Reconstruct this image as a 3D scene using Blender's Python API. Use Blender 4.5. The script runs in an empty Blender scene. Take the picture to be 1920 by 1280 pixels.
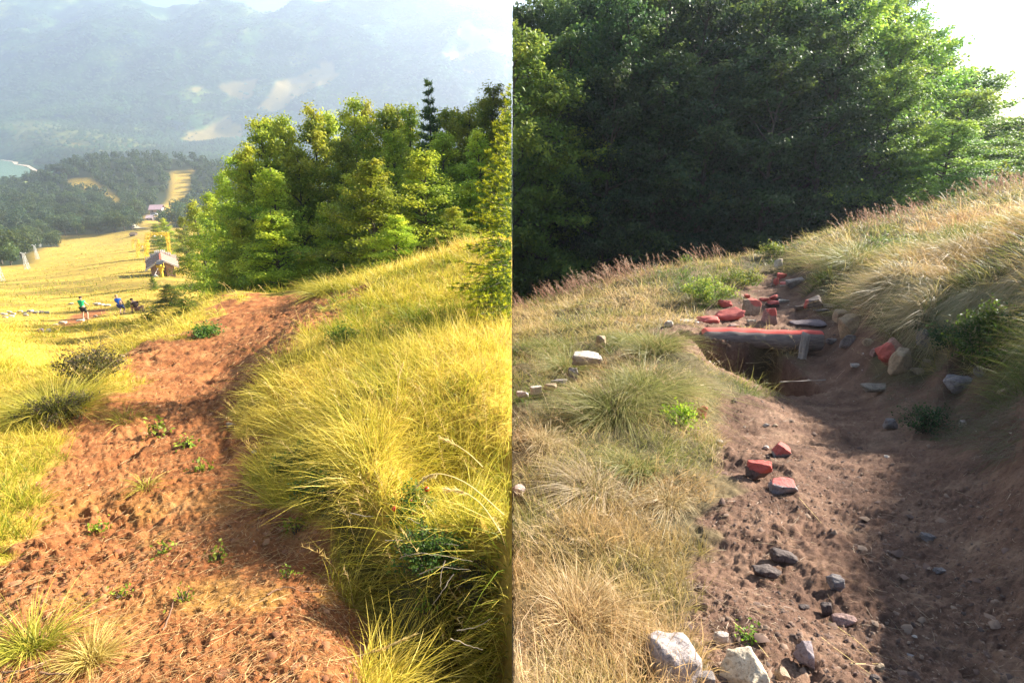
import bpy, bmesh, math, random
import numpy as np
from mathutils import Vector, Matrix, Euler

# ------------------------------------------------------------------ settings
SC = bpy.context.scene
COL = SC.collection
PITCH = math.radians(-20.0)
EYE = np.array([0.0, 0.0, 1.6])
FPX = 1065.0                                   # focal length in photo pixels (1920 wide)
SUN_AZ, SUN_EL = math.radians(62), math.radians(27)

cam_d = bpy.data.cameras.new("camera"); cam = bpy.data.objects.new("camera", cam_d)
COL.objects.link(cam); SC.camera = cam
cam_d.sensor_width = 36.0; cam_d.lens = 36.0 * FPX / 1920.0
cam_d.clip_start = 0.05; cam_d.clip_end = 20000
cam.location = EYE; cam.rotation_euler = (math.pi / 2 + PITCH, 0, 0)

W = bpy.data.worlds.new("World"); SC.world = W; W.use_nodes = True
wn = W.node_tree; sky = wn.nodes.new("ShaderNodeTexSky"); sky.sky_type = 'NISHITA'
sky.sun_disc = False; sky.sun_elevation = SUN_EL; sky.sun_rotation = SUN_AZ
sky.altitude = 900; sky.air_density = 1.2; sky.dust_density = 1.0; sky.ozone_density = 2.0
wn.links.new(sky.outputs[0], wn.nodes["Background"].inputs[0])
wn.nodes["Background"].inputs[1].default_value = 0.052

sun_d = bpy.data.lights.new("sun", 'SUN'); sun = bpy.data.objects.new("sun", sun_d)
COL.objects.link(sun); sun_d.energy = 5.0; sun_d.angle = math.radians(0.6); sun_d.color = (1.0, 0.93, 0.82)
sd = Vector((math.sin(SUN_AZ) * math.cos(SUN_EL), math.cos(SUN_AZ) * math.cos(SUN_EL), math.sin(SUN_EL)))
sun.rotation_euler = sd.to_track_quat('Z', 'Y').to_euler(); sun.location = (40, 20, 60)

SC.view_settings.view_transform = 'Standard'; SC.view_settings.look = 'None'
SC.view_settings.exposure = 2.12; SC.view_settings.gamma = 1.0; SC.view_settings.use_curve_mapping = False
SC.render.engine = 'CYCLES'
cy = SC.cycles
cy.max_bounces = 6; cy.diffuse_bounces = 3; cy.glossy_bounces = 2; cy.transmission_bounces = 4
cy.transparent_max_bounces = 6; cy.volume_bounces = 1; cy.use_denoising = True
cy.sample_clamp_indirect = 4.0

RNG = np.random.default_rng(7)
random.seed(7)
LEFT, RIGHT = -1, 1

# ------------------------------------------------------------------ helpers
def tag(o, label=None, cat=None, group=None, kind=None):
    if label: o["label"] = label
    if cat: o["category"] = cat
    if group: o["group"] = group
    if kind: o["kind"] = kind
    return o

def link(name, me, parent=None):
    o = bpy.data.objects.new(name, me); COL.objects.link(o)
    if parent: o.parent = parent
    return o

def empty(name, loc, label=None, cat=None, group=None, rz=0.0):
    o = link(name, None); o.empty_display_size = 0.2
    o.location = loc; o.rotation_euler = (0, 0, rz)
    return tag(o, label, cat, group)

def mesh_np(name, V, F, mat=None, attrs=None, smooth=False):
    """V (n,3), F (m,3) or (m,4); attrs: name -> (n,) or (n,3)"""
    V = np.asarray(V, np.float32); F = np.asarray(F, np.int32)
    me = bpy.data.meshes.new(name)
    k = F.shape[1]
    me.vertices.add(len(V)); me.vertices.foreach_set("co", V.ravel())
    me.loops.add(F.size); me.loops.foreach_set("vertex_index", F.ravel())
    me.polygons.add(len(F)); me.polygons.foreach_set("loop_start", np.arange(len(F), dtype=np.int32) * k)
    me.polygons.foreach_set("loop_total", np.full(len(F), k, np.int32))
    if smooth: me.polygons.foreach_set("use_smooth", np.ones(len(F), bool))
    me.update(calc_edges=True)
    for nm, a in (attrs or {}).items():
        a = np.asarray(a, np.float32)
        if a.ndim == 1:
            at = me.attributes.new(nm, 'FLOAT', 'POINT'); at.data.foreach_set("value", a)
        else:
            at = me.attributes.new(nm, 'FLOAT_COLOR', 'POINT')
            c = np.ones((len(V), 4), np.float32); c[:, :3] = a; at.data.foreach_set("color", c.ravel())
    if mat: me.materials.append(mat)
    return me

# numpy noise
def _h(ix, iy, iz, s):
    v = np.sin(ix * 127.1 + iy * 311.7 + iz * 74.7 + s * 19.19) * 43758.5453
    return v - np.floor(v)
def vnoise(x, y, z=0.0, s=0):
    x = np.asarray(x, float); y = np.asarray(y, float); z = np.zeros_like(x) + z
    ix, iy, iz = np.floor(x), np.floor(y), np.floor(z)
    fx, fy, fz = x - ix, y - iy, z - iz
    fx, fy, fz = (f * f * f * (f * (f * 6 - 15) + 10) for f in (fx, fy, fz))
    r = 0
    flat = not np.any(z)
    for dz in ((0,) if flat else (0, 1)):
        wz = 1.0 if flat else (fz if dz else 1 - fz)
        a = _h(ix, iy, iz + dz, s) * (1 - fx) + _h(ix + 1, iy, iz + dz, s) * fx
        b = _h(ix, iy + 1, iz + dz, s) * (1 - fx) + _h(ix + 1, iy + 1, iz + dz, s) * fx
        r = r + wz * (a * (1 - fy) + b * fy)
    return r * 2 - 1
def fbm(x, y, o=4, s=0, z=0.0, g=0.5):
    r, a, t = 0, 1.0, 0.0
    x = np.asarray(x, float); y = np.asarray(y, float); z = np.asarray(z, float)
    for k in range(o):
        r = r + a * vnoise(x, y, z, s + k * 7); t += a; a *= g
        x = x * 2.03 + 11.3; y = y * 2.03 + 5.7; z = z * 2.03
    return r / t
def sstep(a, b, x):
    t = np.clip((x - a) / (b - a), 0, 1); return t * t * (3 - 2 * t)

# camera maths (used once, to turn measured directions into places on the terrain)
CP, SP = math.cos(PITCH), math.sin(PITCH)
def ray(u, v):
    a = (np.asarray(u, float) - 960) / FPX; b = (640 - np.asarray(v, float)) / FPX
    return np.stack([a + 0 * b, CP - b * SP + 0 * a, SP + b * CP + 0 * a], -1)
def pt(u, v, Y):
    d = ray(u, v); return EYE + d * (np.asarray(Y, float) / d[..., 1])[..., None]

# ------------------------------------------------------------------ terrain
def AQ(x, y):
    yy = np.maximum(y, 0.9)
    return 2.2 * x / (yy + 0.25), np.log(yy + 0.25)
class Field:
    def __init__(s, pix, pts):
        X, Y, R = [], [], []
        for u, v, yy in pix:
            p = pt(u, v, yy); X.append(p[0]); Y.append(yy); R.append((1.6 - p[2]) / yy)
        for x, y, z in pts:
            X.append(x); Y.append(y); R.append((1.6 - z) / max(y, 0.9))
        A, Q = AQ(np.array(X), np.array(Y)); n = len(A)
        d2 = (A[:, None] - A) ** 2 + (Q[:, None] - Q) ** 2
        K = 0.5 * d2 * np.log(d2 + 1e-12) + 0.004 * np.eye(n)
        P = np.stack([np.ones(n), A, Q], 1)
        M = np.zeros((n + 3, n + 3)); M[:n, :n] = K; M[:n, n:] = P; M[n:, :n] = P.T
        s.w = np.linalg.solve(M, np.concatenate([R, np.zeros(3)])); s.A, s.Q = A, Q
    def __call__(s, x, y):
        x = np.asarray(x, float); y = np.asarray(y, float); sh = np.broadcast(x, y).shape
        x = np.broadcast_to(x, sh).ravel(); y = np.broadcast_to(y, sh).ravel()
        out = np.empty(len(x)); n = len(s.A)
        for i in range(0, len(x), 60000):
            A, Q = AQ(x[i:i+60000], y[i:i+60000])
            d2 = (A[:, None] - s.A) ** 2 + (Q[:, None] - s.Q) ** 2
            r = (0.5 * d2 * np.log(d2 + 1e-12)) @ s.w[:n] + s.w[n] + s.w[n+1] * A + s.w[n+2] * Q
            out[i:i+60000] = 1.6 - r * np.maximum(y[i:i+60000], 0.9)
        return out.reshape(sh)

LF = Field([
  # path
  (480,1280,1.3),(250,1280,1.3),(0,1280,1.33),(480,1100,1.9),(200,1100,1.95),(0,1100,1.95),(420,900,3.1),(150,900,3.1),(0,930,2.8),
  (330,700,5.6),(430,700,5.6),(500,600,8.5),(530,560,11.0),(560,542,12.3),(430,545,12.2),(300,640,7.2),(640,1280,1.3),
  # left verge
  (100,740,4.8),(20,800,4.0),(130,680,6.0),(0,690,6.2),(60,700,5.6),
  # bank right of the path
  (470,800,3.95),(520,690,4.7),(570,630,5.9),(640,575,7.6),(700,520,9.6),(790,490,10.0),(880,462,10.3),(955,455,9.8),
  (560,880,3.15),(620,985,2.3),(720,1120,2.0),(760,1240,1.6),(880,1200,1.8),(940,1100,2.08),(960,1260,1.5),(820,1050,2.25),
  (640,850,2.75),(720,920,2.25),(820,950,2.0),(900,920,2.0),(960,900,2.0),(700,760,3.4),(800,760,3.3),(900,760,3.2),(960,700,3.9),
  (620,690,4.6),(760,660,4.7),(960,600,6.0),(850,600,5.8),(700,610,6.1),(820,540,7.6),(960,520,8.0),
  # meadow
  (0,655,9.0),(100,640,11),(220,620,12),(330,590,13),(40,625,20),(150,610,26),(260,602,28),(0,595,38),(100,590,42),(220,580,44),(300,575,40),
  (0,560,55),(150,556,55),(290,545,55),(0,525,90),(150,520,82),(300,520,71),(60,500,130),(200,490,110),(300,490,100),(330,500,95),
  (100,470,190),(200,462,190),(280,462,165),(80,455,245),(200,446,250),(300,440,215),(240,425,280),(260,410,320),
  # wooded hill
  (0,420,300),(0,364,430),(70,356,440),(60,400,330),(130,350,420),(120,315,470),(240,300,500),(320,300,510),(400,305,520),(200,380,380),(320,380,400),(290,395,350),(400,360,430),
 ],[
  # ground hidden behind the crest
  (-6,16,-3.9),(-2.5,16,-2.6),(-.2,15,-2.0),(-8,22,-6.2),(-3,24,-4.6),(0,24,-3.8),(-10,32,-9.5),(-4,34,-8),(0,34,-6.5),(-14,45,-12.5),(-5,50,-12),
  (-25,70,-16.5),(-8,75,-16),(0,60,-12),(-30,110,-21),(0,110,-21),(-20,180,-30),(0,180,-28),(-40,300,-40),(0,300,-36),(0,450,-32),
  # basin with the lake, far ridge foot
  (-600,560,-39),(-440,560,-38),(-200,600,-42),(0,600,-40),(-650,720,-40),(-900,1000,-40),(-500,760,-38),(-300,800,-42),(0,800,-38),(-300,1000,-30),(0,1000,-20),
  (-7,8.0,-2.2),(-1.2,0.3,0.05),(-.4,.2,.1)])

RF = Field([
  (960,1280,1.22),(1100,1280,1.22),(1250,1280,1.27),(1400,1280,1.3),(1600,1280,1.36),(1900,1280,1.42),(960,1100,1.85),(1100,1100,1.8),(1300,1120,1.8),(1450,1100,1.9),(1650,1100,1.95),(1900,1100,1.85),
  (1000,900,2.95),(1150,930,2.7),(1300,930,2.75),(1400,900,2.95),(1550,900,3.1),(1700,900,3.0),(1850,900,2.75),(1920,860,2.6),
  (1000,780,4.2),(1100,760,4.4),(1200,760,4.1),(1280,780,4.0),(1340,790,4.3),(1450,760,4.8),(1600,780,4.6),(1760,780,4.1),(1860,760,3.9),
  (1000,690,5.6),(1080,690,5.6),(1200,690,4.9),(1290,670,5.2),(1330,650,6.3),(1210,640,6.2),
  (1340,612,7.6),(1440,608,7.7),(1520,612,7.6),(1600,640,6.6),(1660,680,5.7),(1740,700,5.2),(1810,730,4.7),(1560,600,8.0),
  (1400,560,9.5),(1500,560,9.5),(1450,535,10.6),(1470,515,11.8),
  # right bank top
  (1640,532,6.75),(1690,555,5.95),(1740,562,5.5),(1820,562,5.0),(1900,562,4.6),(1560,520,8.6),(1530,490,10.4),(1520,460,12.2),
  (1920,520,5.0),(1750,520,6.6),(1620,480,9.6),(1700,430,11.5),(1850,420,9.5),(1920,400,9.5),(1600,430,13.2),(1700,405,14),(1800,372,14.5),(1920,345,14.5),
  # left knoll
  (960,640,7.5),(1080,620,7.8),(1180,600,7.9),(1240,600,8.0),(960,585,11.0),(1060,558,12.0),(1160,525,12.6),(1260,500,12.8),(1360,490,13.0),(1440,478,13.2),(1300,540,10),(1150,570,9.6),
 ],[
  (0,18,-4.6),(8,20,-3.6),(20,22,-1.2),(0,26,-6.2),(10,28,-5.0),(28,30,-1.5),(0,45,-8),(20,45,-6),(0,90,-10),(80,90,-6),(0,250,-10),(200,250,-9),(0,520,-13),(300,520,-13),(560,520,-13),(450,350,-12),
  (2.85,2.0,.95),(3.6,3.2,.75),(2.6,1.2,1.0),(3.6,2.0,1.1),(2.15,2.0,-.12),(1.95,1.3,-.05),(2.9,3.1,-.2),(.4,.2,.1),(1.5,.2,.05),(5.2,4.2,.7)])

def seg_dist(x, y, ax, ay, bx, by):
    dx, dy = bx - ax, by - ay
    t = np.clip(((x - ax) * dx + (y - ay) * dy) / (dx * dx + dy * dy), 0, 1)
    return np.hypot(x - ax - t * dx, y - ay - t * dy)

def H(side, x, y):
    """terrain height without the clod relief"""
    x = np.asarray(x, float); y = np.asarray(y, float)
    h = (LF if side == LEFT else RF)(x, y)
    near = sstep(0.3, 1.6, y)
    h = h + near * ((0.035 * fbm(x * 1.3, y * 1.3, 3, 3 + side) + (.06 if side == RIGHT else .02) * fbm(x * 2.3, y * 2.3, 2, 8 + side)) * (1 - sstep(30, 60, y)) + 0.9 * fbm(x * .05, y * .05, 3, 9) * sstep(25, 80, y))
    if side == RIGHT:       # the pit under the log
        e = np.maximum(np.abs(x - 2.78) / .66, np.abs(y - 6.2 + .10 * np.sin(x * 5)) / .68)
        h = h - 1.15 * (1 - sstep(.80, 1.02, e))
    return h
def Hs(x, y): return H(LEFT if x < 0 else RIGHT, x, y)

_Y = np.exp(np.linspace(math.log(1.0), math.log(520), 900))
def hit(u, v):
    side = LEFT if u < 960 else RIGHT
    d = ray(u, v); P = EYE + d * (_Y / d[1])[:, None]
    g = P[:, 2] - H(side, P[:, 0], P[:, 1])
    k = np.argmax(g < 0)
    if not (g < 0).any(): k = len(_Y) - 1
    if k == 0: return Vector(P[0])
    t = g[k-1] / (g[k-1] - g[k] + 1e-9)
    return Vector(P[k-1] * (1 - t) + P[k] * t)
def poly(pix):
    return np.array([tuple(hit(u, v))[:2] for u, v in pix])
def inside(P, x, y):
    r = np.zeros(np.shape(x), bool); n = len(P)
    # signed soft edge from the distance to the outline
    d = np.full(np.shape(x), 1e9)
    for i in range(n):
        ax, ay = P[i]; bx, by = P[(i + 1) % n]
        c = ((ay > y) != (by > y)) & (x < (bx - ax) * (y - ay) / (by - ay + 1e-12) + ax)
        r ^= c; d = np.minimum(d, seg_dist(x, y, ax, ay, bx, by))
    return np.where(r, d, -d)

PATH = poly([(-60,1279),(-60,1200),(-10,1060),(70,940),(105,850),(150,790),(205,745),(235,660),(330,632),(395,600),(425,560),(470,548),(575,546),(655,552),(640,572),(585,615),(535,655),(482,705),(462,770),(492,850),(545,940),(600,1040),(650,1130),(720,1278)])
PATH = np.concatenate([[[-1.25,.5]], PATH[1:], [[-.12,.5]]])
DIG = poly([(100,610),(130,592),(165,582),(200,578),(205,584),(150,604),(140,612)])
TRENCH = poly([(1345,735),(1400,735),(1490,730),(1490,640),(1300,612),(1330,590),(1380,560),(1420,535),(1455,516),(1500,520),(1540,560),(1600,590),(1640,640),(1700,690),(1800,700),(1919,740),(1919,1279),(1350,1279),(1310,1180),(1280,1080),(1330,980),(1400,930),(1370,850),(1350,790)])
_k = 16
TRENCH = np.concatenate([TRENCH[:_k], [[3.2,2.0],[3.2,.4],[.38,.4]], TRENCH[_k+2:]])
DITCH = poly([(585,905),(640,930),(720,975),(820,1010),(900,1050),(957,1090),(957,1270),(760,1275),(700,1170),(640,1080),(600,1000)])
DITCH = np.concatenate([DITCH[:7], [[0,.3],[-.28,.3]], DITCH[7:]])
HOLLOW_SHADE = poly([(580,600),(650,570),(760,570),(870,575),(880,620),(760,640),(600,638)])  # outline of the bank grass that is coloured darker as shade
def soil(side, x, y):
    n = fbm(x * 2.2, y * 2.2, 4, 31)
    ed = .05 + .045 * np.maximum(y, 1)
    if side == LEFT:
        a = inside(PATH, x, y) + n * ed * 1.6
        m = sstep(-.25, .35, a / ed)
        # patchy grass in the near left corner
        m = m * (1 - .45 * sstep(.15, .5, fbm(x * 1.7 + 4, y * 1.7, 3, 77) + .35 * sstep(-.9, -1.9, x) - .15) * (1 - sstep(2.2, 3.2, y)) * sstep(-.3, -.7, x))
        m = np.maximum(m, .0)
        b = inside(DIG, x, y) + n * .5
        return np.maximum(m, sstep(-.3, .3, b))
    a = np.maximum(inside(TRENCH, x, y), 1.05 - np.hypot(x - 2.6, y - 6.2)) + n * ed * 1.2
    return sstep(-.2, .3, a / ed)
def micro(side, x, y, m):
    f = 1 - sstep(12, 22, y)
    cl = np.abs(fbm(x * 9, y * 9, 4, 51)); c2 = fbm(x * 26, y * 26, 3, 57)
    lump = fbm(x * 3.1, y * 3.1, 3, 61)
    s = (.026 * lump + .034 * (cl - .25) + .016 * c2)
    wx, wy = x + .5 * vnoise(x * 2, y * 2, 0, 97), y + .5 * vnoise(x * 2 + 9, y * 2, 0, 98)
    pits = sstep(.3, .55, fbm(wx * 3.0, wy * 2.1, 3, 90)) * .04; s = s * (.55 + .9 * sstep(-.3, .4, fbm(x * .9, y * .9, 2, 93))) + .014 * fbm(x * 60, y * 60, 2, 95)
    return f * (m * ((s - pits) if side == LEFT else (.9 * s - .8 * pits)) + (1 - m) * .02 * c2)

# ------------------------------------------------------------------ materials
def nmat(name):
    m = bpy.data.materials.new(name); m.use_nodes = True
    nt = m.node_tree; b = nt.nodes["Principled BSDF"]; return m, nt, b
def N(nt, t, **kw):
    n = nt.nodes.new(t)
    for k, v in kw.items():
        if hasattr(n, k) and not k.startswith("i_"): setattr(n, k, v)
    return n
def noise_node(nt, scale, detail=4, rough=.6, coord='Object'):
    tc = nt.nodes.new("ShaderNodeTexCoord"); n = nt.nodes.new("ShaderNodeTexNoise")
    n.inputs["Scale"].default_value = scale; n.inputs["Detail"].default_value = detail; n.inputs["Roughness"].default_value = rough
    nt.links.new(tc.outputs[coord], n.inputs["Vector"]); return n
def ramp(nt, src, stops):
    r = nt.nodes.new("ShaderNodeValToRGB"); e = r.color_ramp.elements
    while len(e) > 1: e.remove(e[-1])
    e[0].position = stops[0][0]; e[0].color = (*stops[0][1], 1)
    for p, c in stops[1:]:
        q = e.new(p); q.color = (*c, 1)
    nt.links.new(src, r.inputs[0]); return r
def mix(nt, f, a, b, mode='MIX'):
    m = nt.nodes.new("ShaderNodeMix"); m.data_type = 'RGBA'; m.blend_type = mode
    for s, i in ((f, 0), (a, 6), (b, 7)):
        if isinstance(s, (int, float)): m.inputs[i].default_value = s
        elif isinstance(s, tuple): m.inputs[i].default_value = (*s, 1)
        else: nt.links.new(s, m.inputs[i])
    return m.outputs[2]
def bump(nt, b, src, dist, strength=1.0):
    n = nt.nodes.new("ShaderNodeBump"); n.inputs["Distance"].default_value = dist; n.inputs["Strength"].default_value = strength
    nt.links.new(src, n.inputs["Height"]); nt.links.new(n.outputs[0], b.inputs["Normal"])
def attr(nt, name):
    a = nt.nodes.new("ShaderNodeAttribute"); a.attribute_name = name; return a

def ground_mat(name, dirt, grass):
    m, nt, b = nmat(name)
    n1 = noise_node(nt, 3.5, 8, .65); n2 = noise_node(nt, 38, 6, .7); n3 = noise_node(nt, 1.1, 5, .6)
    d = ramp(nt, n1.outputs[0], dirt); d2 = mix(nt, .5, d.outputs[0], ramp(nt, n2.outputs[0], [(.3,(.35,.33,.3)),(.62,(1.25,1.2,1.15))]).outputs[0], 'MULTIPLY')
    g = ramp(nt, n3.outputs[0], grass); g2 = mix(nt, .6, g.outputs[0], ramp(nt, n2.outputs[0], [(.3,(.5,.5,.5)),(.65,(1.2,1.2,1.2))]).outputs[0], 'MULTIPLY')
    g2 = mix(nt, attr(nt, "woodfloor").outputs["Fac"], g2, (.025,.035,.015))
    c = mix(nt, attr(nt, "soil").outputs["Fac"], g2, d2)
    nt.links.new(c, b.inputs["Base Color"]); b.inputs["Roughness"].default_value = .95; b.inputs["Specular IOR Level"].default_value = .15
    n4 = noise_node(nt, 70, 5, .75)
    bump(nt, b, n4.outputs[0], .012, .9)
    return m
M_LG = ground_mat("left_ground", [(.3,(.155,.055,.02)),(.48,(.28,.105,.036)),(.62,(.37,.155,.055)),(.75,(.48,.24,.10))], [(.3,(.24,.17,.03)),(.5,(.48,.31,.05)),(.7,(.62,.40,.07))])
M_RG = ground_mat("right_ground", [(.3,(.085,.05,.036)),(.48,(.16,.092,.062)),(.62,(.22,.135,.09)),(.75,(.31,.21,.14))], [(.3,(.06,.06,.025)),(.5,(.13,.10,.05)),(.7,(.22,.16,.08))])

def veg_mat(name, trans=.35, rough=.6, obj_var=0.0, spec=.3):
    m, nt, b = nmat(name)
    a = attr(nt, "Col"); c = a.outputs["Color"]
    if obj_var:
        oi = nt.nodes.new("ShaderNodeObjectInfo"); hs = nt.nodes.new("ShaderNodeHueSaturation")
        mr = nt.nodes.new("ShaderNodeMapRange"); mr.inputs[3].default_value = .5 - .012 * obj_var; mr.inputs[4].default_value = .5 + .010 * obj_var
        m2 = nt.nodes.new("ShaderNodeMapRange"); m2.inputs[3].default_value = 1 - .35 * obj_var; m2.inputs[4].default_value = 1 + .3 * obj_var
        nt.links.new(oi.outputs["Random"], mr.inputs[0]); nt.links.new(oi.outputs["Random"], m2.inputs[0])
        nt.links.new(mr.outputs[0], hs.inputs["Hue"]); nt.links.new(m2.outputs[0], hs.inputs["Value"]); nt.links.new(c, hs.inputs["Color"])
        mm = mix(nt, 1.0, hs.outputs[0], oi.outputs["Color"], 'MULTIPLY'); c = mm
    nt.links.new(c, b.inputs["Base Color"]); b.inputs["Roughness"].default_value = rough; b.inputs["Specular IOR Level"].default_value = spec
    t = nt.nodes.new("ShaderNodeBsdfTranslucent"); nt.links.new(c, t.inputs[0])
    ms = nt.nodes.new("ShaderNodeMixShader"); ms.inputs[0].default_value = trans
    nt.links.new(b.outputs[0], ms.inputs[1]); nt.links.new(t.outputs[0], ms.inputs[2])
    nt.links.new(ms.outputs[0], nt.nodes["Material Output"].inputs[0]); return m
M_GRASS = veg_mat("grass_blades", .42, .5)
M_LEAF = veg_mat("leaves", .48, .55, 1.0)
M_NEEDLE = veg_mat("needles", .3, .6, .5)

def plain(name, col, rough=.8, var=.25, scale=8, bmp=0.0, spec=.3, metal=0.0):
    m, nt, b = nmat(name); n = noise_node(nt, scale, 6, .65)
    lo = tuple(c * (1 - var) for c in col); hi = tuple(min(1, c * (1 + var)) for c in col)
    r = ramp(nt, n.outputs[0], [(.3, lo), (.7, hi)]); nt.links.new(r.outputs[0], b.inputs["Base Color"])
    b.inputs["Roughness"].default_value = rough; b.inputs["Specular IOR Level"].default_value = spec; b.inputs["Metallic"].default_value = metal
    if bmp: bump(nt, b, n.outputs[0], bmp)
    return m
M_BARK = plain("bark", (.085,.068,.05), .9, .35, 12, .02)
M_PALEBARK = plain("pale_bark", (.36,.31,.25), .9, .3, 12, .02)
M_TWIG = plain("dead_twig", (.38,.30,.20), .8, .2, 20)

def stone_mat():
    m, nt, b = nmat("stone")
    oi = nt.nodes.new("ShaderNodeObjectInfo")
    n1 = noise_node(nt, 9, 8, .7); n2 = noise_node(nt, 60, 4, .7)
    v = ramp(nt, n1.outputs[0], [(.28,(.45,.42,.4)),(.5,(.9,.88,.85)),(.72,(1.25,1.22,1.2))])
    c = mix(nt, 1.0, oi.outputs["Color"], v.outputs[0], 'MULTIPLY')
    sp = ramp(nt, n2.outputs[0], [(.36,(.35,.33,.3)),(.46,(1,1,1))]); c = mix(nt, .7, c, sp.outputs[0], 'MULTIPLY')
    pn = nt.nodes.new("ShaderNodeMath"); pn.operation = 'ADD'; mm = nt.nodes.new("ShaderNodeMath"); mm.operation = 'MULTIPLY_ADD'
    mm.inputs[1].default_value = 1.7; mm.inputs[2].default_value = -.85
    nt.links.new(n2.outputs[0], mm.inputs[0]); nt.links.new(attr(nt, "paint").outputs["Fac"], pn.inputs[0]); nt.links.new(mm.outputs[0], pn.inputs[1])
    pr = ramp(nt, pn.outputs[0], [(.42,(0,0,0)),(.62,(1,1,1))])
    c = mix(nt, pr.outputs[0], c, mix(nt, .22, mix(nt, n1.outputs[0], (.38,.05,.04), (.78,.17,.13)), c))
    nt.links.new(c, b.inputs["Base Color"]); b.inputs["Roughness"].default_value = .85; b.inputs["Specular IOR Level"].default_value = .25
    bump(nt, b, mix(nt, .5, n1.outputs[0], n2.outputs[0]), .02); return m
M_STONE = stone_mat()

BARE = [poly(p) for p in ([(60,478),(85,464),(250,450),(262,425),(240,405),(215,380),(180,362),(130,352),(125,340),(165,334),(185,350),(222,372),(232,400),(262,420),(330,430),(330,520),(0,600),(0,525),(60,500)],
    [(322,322),(362,320),(352,345),(345,385),(310,425),(262,425),(272,405),(318,372)])]
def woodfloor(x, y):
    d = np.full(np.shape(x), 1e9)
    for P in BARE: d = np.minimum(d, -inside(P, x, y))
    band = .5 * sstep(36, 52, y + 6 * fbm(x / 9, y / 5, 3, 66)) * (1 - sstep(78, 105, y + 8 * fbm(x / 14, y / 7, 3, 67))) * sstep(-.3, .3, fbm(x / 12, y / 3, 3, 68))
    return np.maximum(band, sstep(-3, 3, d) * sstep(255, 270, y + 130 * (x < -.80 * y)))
# ------------------------------------------------------------------ terrain meshes
def grid_faces(r, c):
    i = np.arange((r - 1) * c).reshape(r - 1, c)[:, :-1].ravel()
    return np.stack([i, i + 1, i + 1 + c, i + c], 1)
def terrain(side, name, y0, y1, rows, cols, amax, mat, back=False):
    ys = np.exp(np.linspace(math.log(y0), math.log(y1), rows))
    if back: ys = np.concatenate([[-6, -3, -1.2, -.3, .25, .55, .8], ys])
    t = np.linspace(0, 1, cols) ** 1.0
    Yg, T = np.meshgrid(ys, t, indexing='ij')
    Xg = side * T * amax * (np.maximum(Yg, 1.0) + .5)
    h = H(side, Xg, Yg); s = soil(side, Xg, Yg)
    if side == RIGHT and y0 > 200: s = s * 0
    Z = h + micro(side, Xg, Yg, s)
    F = grid_faces(len(ys), cols)
    if side == RIGHT: F = F
    else: F = F[:, ::-1]
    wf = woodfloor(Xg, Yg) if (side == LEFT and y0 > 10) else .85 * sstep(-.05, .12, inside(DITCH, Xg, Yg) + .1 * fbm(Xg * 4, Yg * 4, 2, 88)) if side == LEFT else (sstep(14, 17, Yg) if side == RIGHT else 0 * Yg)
    me = mesh_np(name, np.stack([Xg, Yg, Z], -1).reshape(-1, 3), F, mat, {"soil": s.ravel(), "woodfloor": wf.ravel()}, True)
    return Xg[:, 0], ys, Z[:, 0], me

def join_meshes(name, metas):
    bm = bmesh.new()
    for m in metas: bm.from_mesh(m)
    me = bpy.data.meshes.new(name); bm.to_mesh(me); bm.free()
    me.materials.append(metas[0].materials[0]); return me
xs, ysL, zL, m1 = terrain(LEFT, "hillside", 1.0, 17, 440, 360, 1.12, M_LG, True)
_, ysL2, zL2, m2 = terrain(LEFT, "hillside_lower", 17, 520, 170, 190, 1.12, M_LG)
tag(link("slope_ground", m1), kind="structure"); tag(link("meadow_ground", m2), kind="structure")
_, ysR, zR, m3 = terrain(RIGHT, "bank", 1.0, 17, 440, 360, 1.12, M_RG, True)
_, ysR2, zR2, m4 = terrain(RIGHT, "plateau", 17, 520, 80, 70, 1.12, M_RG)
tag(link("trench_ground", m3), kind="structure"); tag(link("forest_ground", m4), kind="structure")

# ---- the vertical earth face where the two grounds meet (x = 0)
def seam_wall():
    ys = np.unique(np.concatenate([ysL, ysL2, [600, 800, 1100, 1500, 2000, 2600]]))
    zl = np.interp(ys, np.concatenate([ysL, ysL2[1:]]), np.concatenate([zL, zL2[1:]]))
    zr = np.interp(ys, np.concatenate([ysR, ysR2[1:]]), np.concatenate([zR, zR2[1:]]))
    far = ys > 520; zl[far] = MH(np.zeros(far.sum()), ys[far]); zr[far] = RFAR(np.zeros(far.sum()), ys[far])
    lo, hi = np.minimum(zl, zr) - .02, np.maximum(zl, zr); n = len(ys)
    V = np.concatenate([np.stack([0*ys, ys, lo], 1), np.stack([0*ys, ys, hi], 1)])
    F = np.array([(i, i+1, n+i+1, n+i) for i in range(n-1)])
    tag(link("earth_face", mesh_np("earth_face", V, F, M_RG, {"soil": np.ones(2*n)})), kind="structure")

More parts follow.
